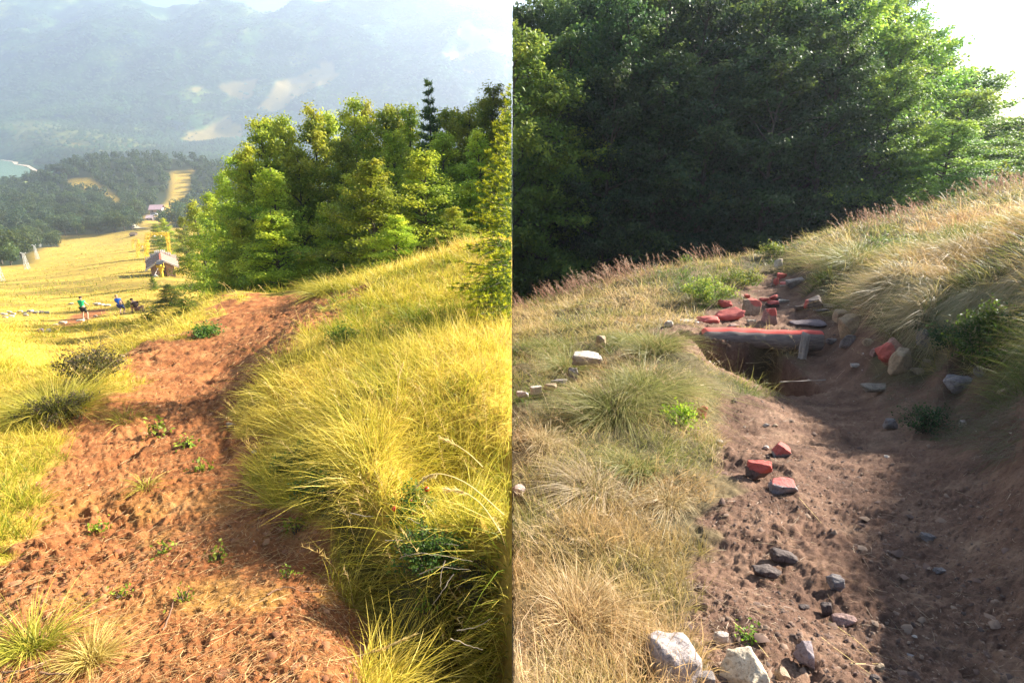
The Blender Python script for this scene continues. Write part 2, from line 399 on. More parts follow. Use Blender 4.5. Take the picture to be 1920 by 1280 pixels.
MF = Field([(0,292,1150),(100,290,1000),(200,300,950),(330,300,1000),(0,228,1330),(100,228,1340),(200,246,1300),(330,284,1250),
  (450,275,1350),(600,262,1400),(800,250,1400),(960,240,1400),(350,262,1450),(0,205,1600),(120,200,1600),(250,200,1600),(350,230,1560),(450,205,1640),(560,165,1720),(640,130,1800),(700,190,1640),(800,170,1640),(960,150,1640),
  (0,100,1900),(100,115,1850),(170,55,1980),(235,100,1860),(300,60,2150),(300,112,1820),(400,80,1900),(480,40,2050),(560,80,1950),(700,80,1950),(720,30,2150),(820,60,1950),(900,50,1950),(960,60,1950),
  (0,10,2300),(100,-5,2450),(230,8,2400),(400,0,2450),(540,14,2400),(680,4,2450),(800,0,2450),(870,28,2300),(960,40,2350)],
 [(-600,520,-52),(-250,520,-58),(0,520,-45),(-600,620,-52),(-450,700,-52),(-800,900,-52),(-650,800,-52),(-300,750,-48),(0,750,-45),(-1000,1050,-48),(-300,900,-44),
  (0,2700,300),(-1200,2700,300),(-2600,2700,250),(-2400,1800,60),(-1600,2300,330),(-700,2700,400)])
def MH(x, y):
    h = MF(x, y)
    k = sstep(1000, 1900, y)
    rg = 1 - np.abs(fbm(x / 330. + 3, y / 420., 4, 201)) * 2.4
    h = h + k * (48 * (rg - .45)) + sstep(900, 1300, y) * 5 * fbm(x / 60., y / 60., 3, 207)
    return h
def RFAR(x, y): return -9 - .012 * (y - 520) + 2 * fbm(x / 90., y / 90., 2, 5) - 1.5

def pix_of(x, y, z):
    dx, dy, dz = x - EYE[0], y - EYE[1], z - EYE[2]
    f = dy * CP + dz * SP; up = -dy * SP + dz * CP
    return 960 + FPX * dx / f, 640 - FPX * up / f
_YM = np.exp(np.linspace(math.log(560), math.log(2650), 500))
def hitm(u, v):
    d = ray(u, v); P = EYE + d * (_YM / d[1])[:, None]
    g = P[:, 2] - MH(P[:, 0], P[:, 1]); k = max(1, int(np.argmax(g < 0))) if (g < 0).any() else len(_YM) - 1
    t = g[k-1] / (g[k-1] - g[k] + 1e-9); t = min(max(t, 0), 1)
    return Vector(P[k-1] * (1 - t) + P[k] * t)
def polym(pix): return np.array([tuple(hitm(u, v))[:2] for u, v in pix])
CLEAR = [polym(p) for p in (
  [(342,262),(352,250),(392,236),(432,214),(436,232),(452,240),(450,262),(400,266)],
  [(480,205),(515,160),(520,152),(560,142),(600,128),(598,118),(622,118),(636,140),(612,160),(570,178),(540,196),(520,212)],
  [(408,164),(440,153),(484,150),(474,178),(452,188),(430,182)],
  [(345,172),(385,160),(370,176)],
  [(800,112),(850,114),(880,104),(958,108),(958,66),(900,58),(862,40),(855,60),(880,84),(840,100)],
  [(870,132),(892,130),(886,138)],[(120,268),(155,270),(150,276)])]
RIDGE_L = polym([(0,290),(0,232),(110,230),(210,248),(330,285),(200,300)])

def mountains():
    rows, cols = 330, 330
    ys = np.exp(np.linspace(math.log(519), math.log(2690), rows)); t = np.linspace(0, 1, cols)
    Yg, T = np.meshgrid(ys, t, indexing='ij'); Xg = -T * 1.05 * (Yg + .5); Z = MH(Xg, Yg)
    cl = np.full(Xg.shape, -1e9)
    nz = 14 * fbm(Xg / 40, Yg / 40, 3, 301)
    for P in CLEAR: cl = np.maximum(cl, inside(P, Xg, Yg) + nz * .5)
    cl = sstep(-5, 6, cl)
    lf = .8 * sstep(-20, 40, inside(RIDGE_L, Xg, Yg) + nz)
    tr = (1 - cl) * 4.0 * np.abs(vnoise(Xg / 7, Yg / 7, 0, 303))
    m, nt, b = nmat("mountain_woods")
    n1 = noise_node(nt, .011, 6, .6); n2 = noise_node(nt, .09, 5, .7)
    f = ramp(nt, n1.outputs[0], [(.36,(.006,.018,.03)),(.46,(.025,.065,.024)),(.56,(.065,.13,.03)),(.68,(.22,.26,.06))])
    f2 = mix(nt, .8, f.outputs[0], ramp(nt, n2.outputs[0], [(.35,(.45,.5,.5)),(.65,(1.5,1.45,1.3))]).outputs[0], 'MULTIPLY')
    f2 = mix(nt, attr(nt, "light_wood").outputs["Fac"], f2, mix(nt, n2.outputs[0], (.06,.10,.03), (.30,.27,.09)))
    c = mix(nt, attr(nt, "soil").outputs["Fac"], f2, mix(nt, n2.outputs[0], (.24,.17,.04), (.40,.29,.08)))
    nt.links.new(c, b.inputs["Base Color"]); b.inputs["Roughness"].default_value = 1; b.inputs["Specular IOR Level"].default_value = 0
    me = mesh_np("mountain", np.stack([Xg, Yg, Z + tr], -1).reshape(-1, 3), grid_faces(rows, cols)[:, ::-1], m, {"soil": cl.ravel(), "light_wood": lf.ravel()}, True)
    tag(link("mountains", me), kind="structure")
    # right-hand plateau to its far edge
    Yg, T = np.meshgrid(np.exp(np.linspace(math.log(519), math.log(2690), 40)), np.linspace(0, 1, 30), indexing='ij')
    Xg = T * 560.; me = mesh_np("far_ground", np.stack([Xg, Yg, RFAR(Xg, Yg)], -1).reshape(-1, 3), grid_faces(40, 30), M_RG, {"soil": np.zeros(Xg.size)}, True)
    tag(link("far_ground", me), kind="structure")
mountains(); seam_wall()

def lake():
    m, nt, b = nmat("lake_water"); b.inputs["Base Color"].default_value = (.22,.36,.22,1); b.inputs["Roughness"].default_value = .12
    n = noise_node(nt, .5, 3); bump(nt, b, n.outputs[0], .05)
    P = [pt(u, v, 1) for u, v in ((-160,299),(-60,297),(10,298),(25,303),(28,307),(50,311),(62,318),(66,326),(40,332),(0,340),(-160,345))]
    V = []
    for p in P:
        d = p - EYE; k = (-41.5 - 1.6) / d[2]; V.append(EYE + d * k)
    # densify the shore with a slight wobble
    n = len(V); V2 = []
    for i in range(n):
        for t in (0, .33, .66): q = V[i] * (1 - t) + V[(i+1) % n] * t; V2.append((q[0] + 3 * math.sin(i * 2.7 + t * 9), q[1] + 6 * math.sin(i * 1.9 + t * 5), q[2]))
    me = bpy.data.meshes.new("lake"); me.from_pydata(V2, [], [tuple(range(len(V2)))]); me.materials.append(m)
    tag(link("lake_water", me), kind="structure")
    # sandy beach rim at the near corner of the lake
    ms = plain("pale_sand", (.62,.45,.3), .95, .2, .2)
    sh = [pt(u, v, 1) for u, v in ((20,296),(36,300),(32,308),(54,310),(68,318),(76,322),(72,330),(60,330),(63,320),(50,312),(27,308),(22,303),(-20,297),(-20,295))]
    V = [tuple(EYE + (p - EYE) * ((-41.2 - 1.6) / (p - EYE)[2])) for p in sh]
    me = bpy.data.meshes.new("shore"); me.from_pydata(V, [], [tuple(range(len(V)))]); me.materials.append(ms)
    tag(link("lake_shore", me), kind="structure")
lake()

# haze: a closed box round camera and scene, the sky outside it
def haze():
    x0, x1, y0, y1, z0, z1 = -2850, 330, -14, 2720, -64, 620
    V = [(x, y, z) for z in (z0, z1) for y in (y0, y1) for x in (x0, x1)]
    F = [(0,2,3,1),(4,5,7,6),(0,1,5,4),(2,6,7,3),(0,4,6,2),(1,3,7,5)]
    me = bpy.data.meshes.new("haze"); me.from_pydata(V, [], F)
    m = bpy.data.materials.new("haze_air"); m.use_nodes = True; nt = m.node_tree; nt.nodes.clear()
    o = nt.nodes.new("ShaderNodeOutputMaterial"); v = nt.nodes.new("ShaderNodeVolumePrincipled")
    v.inputs["Color"].default_value = (.72,.83,1,1); v.inputs["Density"].default_value = .00043; v.inputs["Anisotropy"].default_value = .5
    nt.links.new(v.outputs[0], o.inputs["Volume"]); me.materials.append(m)
    tag(link("haze", me), kind="stuff")
haze()

# ------------------------------------------------------------------ trees
def tubes(paths, sides=4):
    """paths: list of (pts (k,3), radii (k,)) -> V, F quads"""
    V, F, o = [], [], 0
    for P, R in paths:
        P = np.asarray(P, float); k = len(P)
        T = np.gradient(P, axis=0); T /= np.linalg.norm(T, axis=1)[:, None] + 1e-9
        ref = np.array([0, 0, 1.]) if abs(T[0][2]) < .8 else np.array([1., 0, 0])
        A = np.cross(T, ref); A /= np.linalg.norm(A, axis=1)[:, None] + 1e-9; B = np.cross(T, A)
        th = np.linspace(0, 2 * math.pi, sides, endpoint=False)
        ring = P[:, None] + np.asarray(R)[:, None, None] * (np.cos(th)[None, :, None] * A[:, None] + np.sin(th)[None, :, None] * B[:, None])
        V.append(ring.reshape(-1, 3))
        i = np.arange(k - 1)[:, None] * sides; j = np.arange(sides)[None]
        F.append(np.stack([i + j, i + (j + 1) % sides, i + sides + (j + 1) % sides, i + sides + j], -1).reshape(-1, 4) + o); o += k * sides
    return np.concatenate(V), np.concatenate(F)

def leaves_mesh(name, P, Nn, size, col, mat, aspect=.62, rng=RNG):
    """folded diamond leaves: 2 tris each"""
    n = len(P); r = rng.normal(size=(n, 3)); Nn = Nn / (np.linalg.norm(Nn, axis=1)[:, None] + 1e-9)
    A = np.cross(Nn, r); A /= np.linalg.norm(A, axis=1)[:, None] + 1e-9; B = np.cross(Nn, A)
    s = np.asarray(size)[:, None] if np.ndim(size) else size
    v0 = P - A * s * .5; v2 = P + A * s * .5
    v1 = P + B * s * aspect * .5 + Nn * s * .12; v3 = P - B * s * aspect * .5 + Nn * s * .12
    V = np.stack([v0, v1, v2, v3], 1).reshape(-1, 3)
    i = np.arange(n)[:, None] * 4
    F = np.concatenate([i + [0, 1, 2], i + [0, 2, 3]])
    return mesh_np(name, V, F, mat, {"Col": np.repeat(col, 4, 0)})

def beech(seed, Ht, R, nl=34, leaf=.085, per=34, dark=0, point=.75, stems=1):
    g = np.random.default_rng(seed); paths = []; LP, LN, LC = [], [], []
    base = np.array([(.05,.095,.018),(.095,.145,.022),(.17,.205,.03),(.29,.285,.045)]) if not dark else np.array([(.018,.045,.018),(.03,.065,.02),(.05,.09,.022),(.10,.14,.03)])  # dark palette puts the right forest's backlit shade into the leaf colour
    k = 9; t = np.linspace(0, 1, k)
    tr = np.stack([.12 * Ht * .3 * np.cumsum(g.normal(size=k)) * .25, .12 * Ht * .3 * np.cumsum(g.normal(size=k)) * .25, t * Ht * .97], 1); tr[0, :2] = 0
    paths.append((tr, .018 * Ht * (1 - t * .93) + .008))
    for i in range(nl):
        h = .07 + .9 * (i + g.random() * .8) / nl
        p0 = np.array([np.interp(h, t, tr[:, j]) for j in range(3)]); p0[2] = h * Ht * .97
        env = min(1, (h + .16) / .32) * (1 - h) ** point + .06
        L = R * env * g.uniform(.72, 1.18) * 1.15
        az = i * 2.4 + g.normal() * .35; el = math.radians(8 + 42 * h + g.normal() * 9)
        d = np.array([math.cos(az) * math.cos(el), math.sin(az) * math.cos(el), math.sin(el)])
        s = np.linspace(0, 1, 5)[:, None]
        P = p0 + d * L * s + np.array([0, 0, -.22]) * L * s ** 2 + np.concatenate([[[0, 0, 0]], g.normal(size=(4, 3)) * .03 * L])
        paths.append((P, .010 * Ht * (1 - s[:, 0] * .9) * (1 - .6 * h) + .004))
        tone = g.random()
        ns = max(4, int(5 + 7 * env))
        for q in range(ns + 1):
            u = .18 + .82 * (q + g.random() * .5) / (ns + .5); u = min(u, 1)
            b = np.array([np.interp(u, s[:, 0], P[:, j]) for j in range(3)])
            side = 1 if q % 2 else -1; a2 = az + side * g.uniform(.5, 1.2); e2 = el * .4 + g.normal() * .22
            if q == ns: a2 = az; e2 = el
            sl = L * (.5 - .28 * u) * g.uniform(.7, 1.3) + .16
            sd_ = np.array([math.cos(a2) * math.cos(e2), math.sin(a2) * math.cos(e2), math.sin(e2)])
            if q % 2 == 0: paths.append((np.stack([b, b + sd_ * sl * .5, b + sd_ * sl]), [.004, .003, .002]))
            m = int(per * (.5 + sl / .9)); w = g.random(m) ** .8
            lat = g.normal(size=(m, 3)) * np.array([.11, .11, .05]) * (1 + sl * .6)
            lp = b + sd_ * sl * w[:, None] + lat; lp[:, 2] -= .10 * sl * w ** 2
            LP.append(lp)
            nn = g.normal(size=(m, 3)) * .45 + np.array([0, 0, .9]) + sd_ * .35; LN.append(nn)
            c = np.clip(tone * .45 + .40 * h + .45 * u * g.random(m), 0, .999) * 3
            ci = c.astype(int); cf = (c - ci)[:, None]
            cc = base[ci] * (1 - cf) + base[np.minimum(ci + 1, 3)] * cf; LC.append(cc * g.uniform(.75, 1.25, (m, 1)))
    LP, LN, LC = map(np.concatenate, (LP, LN, LC)); n = len(LP)
    me = leaves_mesh("crown", LP, LN, g.uniform(.75, 1.25, n) * leaf, LC, M_LEAF, rng=g)
    V, F = tubes(paths, 4); tm = mesh_np("trunk", V, F, M_BARK, smooth=True)
    return tm, me

def conifer(seed, Ht, R, whorls=26, needle=.06, per=150, col=((.02,.055,.02),(.05,.10,.02),(.17,.22,.02)), size=.012, droop=.25, start=.06, nbr=6):
    g = np.random.default_rng(seed); paths = [(np.array([[0,0,0],[0,0,Ht*.5],[0,0,Ht]]), [.02*Ht, .012*Ht, .003])]
    PP, DD, CC = [], [], []; col = np.array(col)
    for i in range(whorls):
        h = start + (1 - start) * i / whorls; L0 = R * (1 - h) ** .85 + .05
        nb = nbr if h < .85 else 4
        for j in range(nb):
            az = g.random() * .5 + 2 * math.pi * (j / nb) + i * .7; L = L0 * g.uniform(.75, 1.15); el = math.radians(-4 + 34 * h + g.normal() * 6)
            d = np.array([math.cos(az) * math.cos(el), math.sin(az) * math.cos(el), math.sin(el)]); p0 = np.array([0, 0, (h + g.random() * .02) * Ht])
            s = np.linspace(0, 1, 4)[:, None]; P = p0 + d * L * s + np.array([0, 0, -droop]) * L * s * (1.4 - s)
            paths.append((P, .006 * (1 - s[:, 0] * .8) * Ht / 4 + .002))
            lat = np.cross(d, [0, 0, 1]); lat /= np.linalg.norm(lat)
            nt_ = max(3, int(L / .11))
            for q in range(nt_):
                u = (q + .6) / nt_; b = np.array([np.interp(u, s[:, 0], P[:, k]) for k in range(3)])
                for sd_ in (-1, 1):
                    tl = L * .42 * (1 - u * .75) * g.uniform(.6, 1.2) + .04
                    td = lat * sd_ * .8 + d * .6 + np.array([0, 0, -.12]) + g.normal(size=3) * .1; td /= np.linalg.norm(td)
                    m = max(5, int(per * tl)); w = g.random(m)
                    PP.append(b + td * tl * w[:, None])
                    nd = td * .8 + g.normal(size=(m, 3)) * .55 + np.array([0, 0, .15]); DD.append(nd / np.linalg.norm(nd, axis=1)[:, None])
                    tip = np.clip(w * .7 + u * .5 + g.normal(size=m) * .12, 0, 1)[:, None]
                    CC.append(np.where(tip < .6, col[0] + (col[1] - col[0]) * tip / .6, col[1] + (col[2] - col[1]) * (tip - .6) / .4))
    P, D, C = map(np.concatenate, (PP, DD, CC)); n = len(P); g2 = g.normal(size=(n, 3))
    S = np.cross(D, g2); S /= np.linalg.norm(S, axis=1)[:, None]
    L = (needle * g.uniform(.7, 1.3, n))[:, None]
    V = np.stack([P - S * size * .5, P + S * size * .5, P + D * L], 1).reshape(-1, 3)
    me = mesh_np("needles", V, np.arange(n * 3).reshape(-1, 3), M_NEEDLE, {"Col": np.repeat(C, 3, 0)})
    V, F = tubes(paths, 4); return mesh_np("trunk", V, F, M_BARK, smooth=True), me

def blob_tree(seed, Ht, R, n=900, leaf=.75, cols=((.018,.04,.02),(.04,.07,.02),(.08,.11,.025))):
    g = np.random.default_rng(seed); cols = np.array(cols); P, Nn, C = [], [], []
    nb = 11
    for b in range(nb):
        a = g.random() * 6.28; rr = R * .55 * math.sqrt(g.random()); hz = Ht * g.uniform(.35, .8); c = np.array([rr * math.cos(a), rr * math.sin(a), hz]); br = R * g.uniform(.36, .55)
        m = n // nb; d = g.normal(size=(m, 3)); d /= np.linalg.norm(d, axis=1)[:, None]
        k = g.uniform(.8, 1.08, (m, 1)); P.append(c + d * br * k * [1, 1, .85]); Nn.append(d + g.normal(size=(m, 3)) * .35)
        t = np.clip(.5 + .3 * d[:, 2] + g.normal(size=m) * .25 + (b / nb - .5) * .3, 0, .999) * 2; i = t.astype(int); f = (t - i)[:, None]
        C.append(cols[i] * (1 - f) + cols[np.minimum(i + 1, 2)] * f)
    P, Nn, C = map(np.concatenate, (P, Nn, C))
    me = leaves_mesh("crown", P, Nn, g.uniform(.7, 1.3, len(P)) * leaf, C, M_LEAF, .85, g)
    V, F = tubes([(np.array([[0,0,0],[0,0,Ht*.6]]), [.03*Ht, .015*Ht])], 5)
    return mesh_np("trunk", V, F, M_BARK, smooth=True), me

def clip_mesh(o, side):
    """drop faces that would cross the x = 0 face between the two hillsides"""
    me = o.data; n = len(me.vertices); co = np.empty(n * 3, np.float32); me.vertices.foreach_get("co", co); co = co.reshape(-1, 3)
    M = np.array(o.matrix_world)
    wx = co @ M[0, :3] + M[0, 3]
    bad = (wx * side) < 0.002
    if not bad.any(): return
    me = me.copy(); o.data = me
    bm = bmesh.new(); bm.from_mesh(me); bm.verts.ensure_lookup_table()
    bmesh.ops.delete(bm, geom=[bm.verts[i] for i in np.nonzero(bad)[0]], context='VERTS')
    bm.to_mesh(me); bm.free()

def place_tree(kind, parts, x, y, z, sx, sz, label, cat, group, tint=(1,1,1), rz=None, side=None):
    root = empty(kind, (x, y, z), label, cat, group, rz if rz is not None else random.uniform(0, 6.28)); root.scale = (sx, sx, sz)
    bpy_m = Matrix.LocRotScale(Vector((x, y, z)), root.rotation_euler, root.scale)
    for nm, me in parts:
        o = link(nm, me, root); o.color = (*tint, 1)
        if side:
            cl = Matrix(bpy_m)
            class T: pass
            t = T(); t.data = me; t.matrix_world = cl; clip_mesh(t, side); o.data = t.data
    return root

BL = [beech(s, 6.5, 2.5, nl=40, leaf=.11, per=44, point=1.0) for s in (1, 2, 3, 4, 5)]
BD = [beech(s, 9.0, 3.3, nl=38, leaf=.16, per=34, dark=1, point=.5) for s in (11, 12, 13, 14)]
FIR = conifer(21, 7.0, 1.5, 24, needle=.16, per=70, size=.05, col=((.015,.04,.02),(.03,.065,.02),(.08,.11,.03)))
BLOB = [blob_tree(s, 11, 5.2) for s in (31, 32, 33, 34)]

def tall(side, u, vtop, Y):
    """base point and height of a tree at depth Y whose tip is seen in direction (u, vtop)"""
    p = pt(u, vtop, Y); z = float(H(side, p[0], p[1])); return p[0], p[1], z - .05, max(.6, p[2] - z)

# left: the beech wood below the crest
LT = [ # u, vtop, Y, crown width px, what
 (505,385,15.0,185,"bright young beech in the front row left of the light pointed beech"),
 (690,287,14.2,195,"light green pointed beech in the middle of the front row"),
 (785,268,15.5,190,"yellow topped beech in the front row right of the pointed one"),
 (852,382,12.8,120,"low spreading beech in the front row above the yellow grass bank"),
 (610,372,16.5,150,"low dark beech in the gap between the two front beeches"),
 (448,398,17.0,130,"leftmost low beech at the corner of the beech wood"),
 (740,395,12.8,120,"small beech shrub low in front of the yellow topped beech"),
 (570,470,15.5,120,"lowest small beech beside the end of the dirt path"),
 (460,262,20.0,190,"broad dark beech at the left corner of the wood"),
 (548,262,20.5,170,"dark beech behind the bright front beech"),
 (632,235,21.0,170,"olive beech with bare stems in the middle of the wood"),
 (735,232,21.0,170,"dark leaning beech behind the light pointed beech"),
 (822,232,20.0,170,"full beech under the dark conifer"),
 (892,235,18.0,160,"grey green beech left of the near spruce"),
 (950,262,17.0,130,"rightmost beech of the middle row behind the near spruce"),
 (438,268,25.0,150,"tall beech on the left skyline of the wood"),
 (484,210,27.0,150,"round topped beech on the skyline at the left"),
 (532,196,28.0,140,"skyline beech second from the left shoulder"),
 (578,186,28.0,150,"skyline beech with a twiggy top"),
 (655,170,27.0,150,"tallest thin topped beech left of the conifer"),
 (716,178,28.0,130,"narrow dark beech on the skyline"),
 (765,186,28.0,130,"olive skyline beech just left of the conifer"),
 (838,188,27.0,140,"skyline beech just right of the conifer"),
 (884,196,27.0,140,"lower skyline beech in the dip right of the conifer"),
 (926,146,26.0,140,"high beech top near the spruce"),
 (960,160,25.0,130,"last high beech top at the right end of the wood"),
 (412,310,33.0,120,"beech stepping down the slope next to the wood corner"),
 (388,350,40.0,115,"beech second in the row going down the slope"),
 (362,372,48.0,110,"beech third in the row going down the slope"),
 (418,440,30.0,110,"dark beech low at the foot of the wood corner"),
 (378,388,60.0,56,"beech fourth in the row going down the slope"),
 (408,440,44.0,60,"beech right of the wooden shed"),
 (336,402,82.0,56,"beech above the shed roof"),
 (305,408,105.0,60,"small beech behind the yellow gantry"),
 (291,418,140.0,45,"farthest small beech of the row beyond the gantry"),
 (408,500,36.0,60,"low bushy beech right of the round bushes"),
 (507,206,29.5,140,"pointed skyline beech between the round topped one and its right neighbour"),
 (604,190,29.5,140,"skyline beech left of the tallest thin topped one"),
 (688,180,29.5,130,"skyline beech in the gap right of the tallest thin topped one"),
 (742,184,29.5,130,"skyline beech in the gap left of the conifer"),
 (862,186,29.0,130,"skyline beech filling the dip right of the conifer"),
 (905,170,28.5,130,"skyline beech just left of the high top near the spruce"),
 (500,300,18.5,150,"shaded beech behind the bright front row at the left"),
 (650,320,18.0,150,"shaded beech between the front row and the bare stems"),
 (880,330,16.5,130,"shaded beech low behind the near spruce"),
]
for i, (u, v, Y, w, lab) in enumerate(LT):
    x, y, z, h = tall(LEFT, u, v, Y); tm, cm = BL[i % 5]
    sx = (w / FPX * Y / 2) / 2.3 * (1.3 if 14 < i < 26 or i > 35 else .95 if i > 25 else 1.12); sz = h / 6.5
    dark = .82 if i >= 8 else 1.12
    place_tree("beech_tree", [("trunk", tm), ("crown", cm)], x, y, z, sx, sz, lab, "tree", "beech trees below the crest",
        (2.3, 2.25, 1.1) if i < 8 else (1.9, 1.95, 1.05) if 25 < i < 36 else (2.1, 2.1, 1.1), side=LEFT if abs(x) < sx * 3.5 else None)  # leaf tint raised to paint in missing sunlight, strongest on the front row
x, y, z, h = tall(LEFT, 802, 142, 25); place_tree("fir_tree", [("trunk", FIR[0]), ("needles", FIR[1])], x, y, z, .85, h / 7.0, "dark narrow conifer poking above the beech skyline", "tree", None, (2.2, 2.2, 1.6))

# low bushes at the wood's corner, beside the shed
for u, vt, vb, w, lab in ((322,534,575,60,"round dark green bush right of the wooden shed"),(290,519,543,20,"small dark bush at the left foot of the wooden shed"),(350,556,585,50,"low green bush at the edge of the crest grass"),(243,562,577,14,"tiny green bush on the meadow beside the crouching person")):
    p = hit(u, vb); tm, cm = BLOB[0]; hh = (vb - vt) / FPX * p.y * 1.1; ww = w / FPX * p.y
    place_tree("bush", [("stems", BL[1][0]), ("leaves", BL[1][1])], p.x, p.y, p.z - .05, ww / 4.4, hh / 6.2, lab, "bush", None, (.95,1.05,.8))

# the near spruce whose branches reach in from the right
SPR = conifer(41, 2.5, .78, 30, needle=.034, per=340, size=.009, droop=.12, start=.02, nbr=9, col=((.04,.09,.012),(.16,.22,.012),(.7,.66,.03)))
place_tree("spruce_tree", [("trunk", SPR[0]), ("needles", SPR[1])], .03, 6.0, float(H(LEFT, -.02, 6.0)) - .05, .85, .98, "near spruce with yellow green branch tips at the edge of the left grass bank", "tree", None, (1,1,1), 1.0, LEFT)

# wooded hill: individual crowns
HILL = []
def hill_trees():
    g = np.random.default_rng(5); got = []; n = 0
    Yc = np.exp(g.uniform(math.log(135), math.log(512), 14000)); Xc = -g.uniform(.44, 1.0, 14000) * Yc
    dd = np.full(14000, 1e9)
    for P in BARE: dd = np.minimum(dd, -inside(P, Xc, Yc))
    ok = (dd > 2.2) & ((Yc > 262) | (Xc < -.80 * Yc)); cellw = 5.0; cells = {}
    for k, (x, y) in enumerate(zip(Xc[ok], Yc[ok])):
        sp = 5.2 + y * .005; ci, cj = int(x // 8), int(y // 8)
        if any((x - a) ** 2 + (y - b) ** 2 < sp * sp for i in (-1, 0, 1) for j in (-1, 0, 1) for a, b in cells.get((ci + i, cj + j), ())): continue
        cells.setdefault((ci, cj), []).append((x, y)); got.append((x, y, k))
    got.sort(key=lambda q: q[1])
    vis = got[:]
    xs_ = np.array([q[0] for q in vis]); ys_ = np.array([q[1] for q in vis]); zs = H(LEFT, xs_, ys_)
    for i, (x, y, _) in enumerate(vis[:296]):
        s = g.uniform(.65, 1.05) * (.8 if y < 262 else 1)
        tm, cm = BLOB[i % 4]; tint = (1.25, 1.2, .9) if y < 250 or g.random() < .25 else (.85, .95, 1.0)
        place_tree("hill_tree", [("trunk", tm), ("crown", cm)], x, y, float(zs[i]) - .4, s * g.uniform(.9, 1.15), s, *(("round green tree at the left edge of the picture behind the pale pylons", "tree", "trees behind the pylons") if y < 262 else ("round leafy tree in the wood's front edge along the far end of the meadow", "tree", "trees along the far end of the meadow") if y < 320 else ("round hazy tree higher up in the hill wood beyond the meadow", "tree", "trees higher up the wooded hill")), tint)
    # the rest as one mass
    Vs, Fs, Cs, o = [], [], [], 0
    base = BLOB[1][1]; n = len(base.vertices); co = np.empty(n*3, np.float32); base.vertices.foreach_get("co", co); co = co.reshape(-1, 4, 3)[::5]; cen = co.mean(1, keepdims=True); co = cen + (co - cen) * 1.9
    colr = np.empty(n*4, np.float32); base.attributes["Col"].data.foreach_get("color", colr); colr = colr.reshape(-1, 4, 4)[::5, :, :3]
    for i in range(296, len(vis)):
        s = g.uniform(.6, .95); a = g.random() * 6.28; R_ = np.array([[math.cos(a), -math.sin(a), 0], [math.sin(a), math.cos(a), 0], [0, 0, 1]])
        q = (co.reshape(-1, 3) @ R_.T) * s + [xs_[i], ys_[i], zs[i] - .4]; m = len(q) // 4
        Vs.append(q); Fs.append(np.arange(m)[:, None] * 4 + o + np.array([0, 1, 2, 3])); Cs.append(colr.reshape(-1, 3) * g.uniform(.8, 1.15)); o += len(q)
    if Vs:
        me = mesh_np("wood", np.concatenate(Vs), np.concatenate(Fs), M_LEAF, {"Col": np.concatenate(Cs)}); tag(link("distant_wood", me), kind="stuff")
hill_trees()

def mountain_trees():
    g = np.random.default_rng(9); n = 26000
    y = np.exp(g.uniform(math.log(900), math.log(2300), n)); x = -g.uniform(.0, .98, n) * y
    ins = np.full(n, -1e9)
    for P in CLEAR: ins = np.maximum(ins, inside(P, x, y))
    lk = (y < 1160) & (x < -.80 * y)
    rl = inside(RIDGE_L, x, y); keep = ((ins < -3) | (g.random(n) < .04)) & ~lk & ((rl < 0) | (g.random(n) < .25)); x, y, ins = x[keep], y[keep], ins[keep]; n = len(x); z = MH(x, y)
    r = g.uniform(3, 7, n); hgt = g.uniform(5, 12, n)
    d = np.array([[1,0,0],[0,1,0],[-1,0,0],[0,-1,0]]); ring = np.stack([x, y, z], 1)[:, None] + d[None] * r[:, None, None] + np.stack([0*x, 0*x, hgt * .45], 1)[:, None]
    top = np.stack([x, y, z + hgt], 1)[:, None]; V = np.concatenate([ring, top], 1).reshape(-1, 3)
    i = np.arange(n)[:, None] * 5; F = np.concatenate([i + [0,1,4], i + [1,2,4], i + [2,3,4], i + [3,0,4]])
    c = np.array([.045,.10,.03]) * g.uniform(.6, 1.4, (n, 1)) * (1 + .9 * fbm(x / 90, y / 120, 3, 311))[:, None] + np.array([.02,.015,0]) * g.random((n, 1))
    me = mesh_np("woods", V, F, M_LEAF, {"Col": np.repeat(c, 5, 0)}); tag(link("mountain_woods", me), kind="stuff")
mountain_trees()

# right: the dark forest behind the ridge
RT = []
_g = np.random.default_rng(17)
SKY = [(960,-20),(1010,-30),(1030,25),(1060,20),(1100,-60),(1500,-90),(1690,-30),(1750,50),(1800,95),(1850,130),(1900,185),(1960,235),(2050,290)]
def skyv(u): return float(np.interp(u, [p[0] for p in SKY], [p[1] for p in SKY]))
for (Y, du, off, drop) in ((19.5,105,0,150),(22.5,92,40,60),(26.0,88,10,0),(30.0,84,50,0)):
    u = 950 + off
    while u < 2060:
        uu = u + _g.normal() * 12; vt = skyv(uu) + drop * _g.uniform(.5, 1.4) + (0 if drop else _g.uniform(-4, 22))
        RT.append((uu, vt, Y + _g.normal() * .5)); u += du
ORD = ["first","second","third","fourth","fifth","sixth","seventh","eighth","ninth","tenth","eleventh","twelfth","thirteenth","fourteenth"]
ROW = {0:"front row of the dark forest",1:"second row of the dark forest",2:"third row of the dark forest",3:"back row of the dark forest"}
cnt = {}
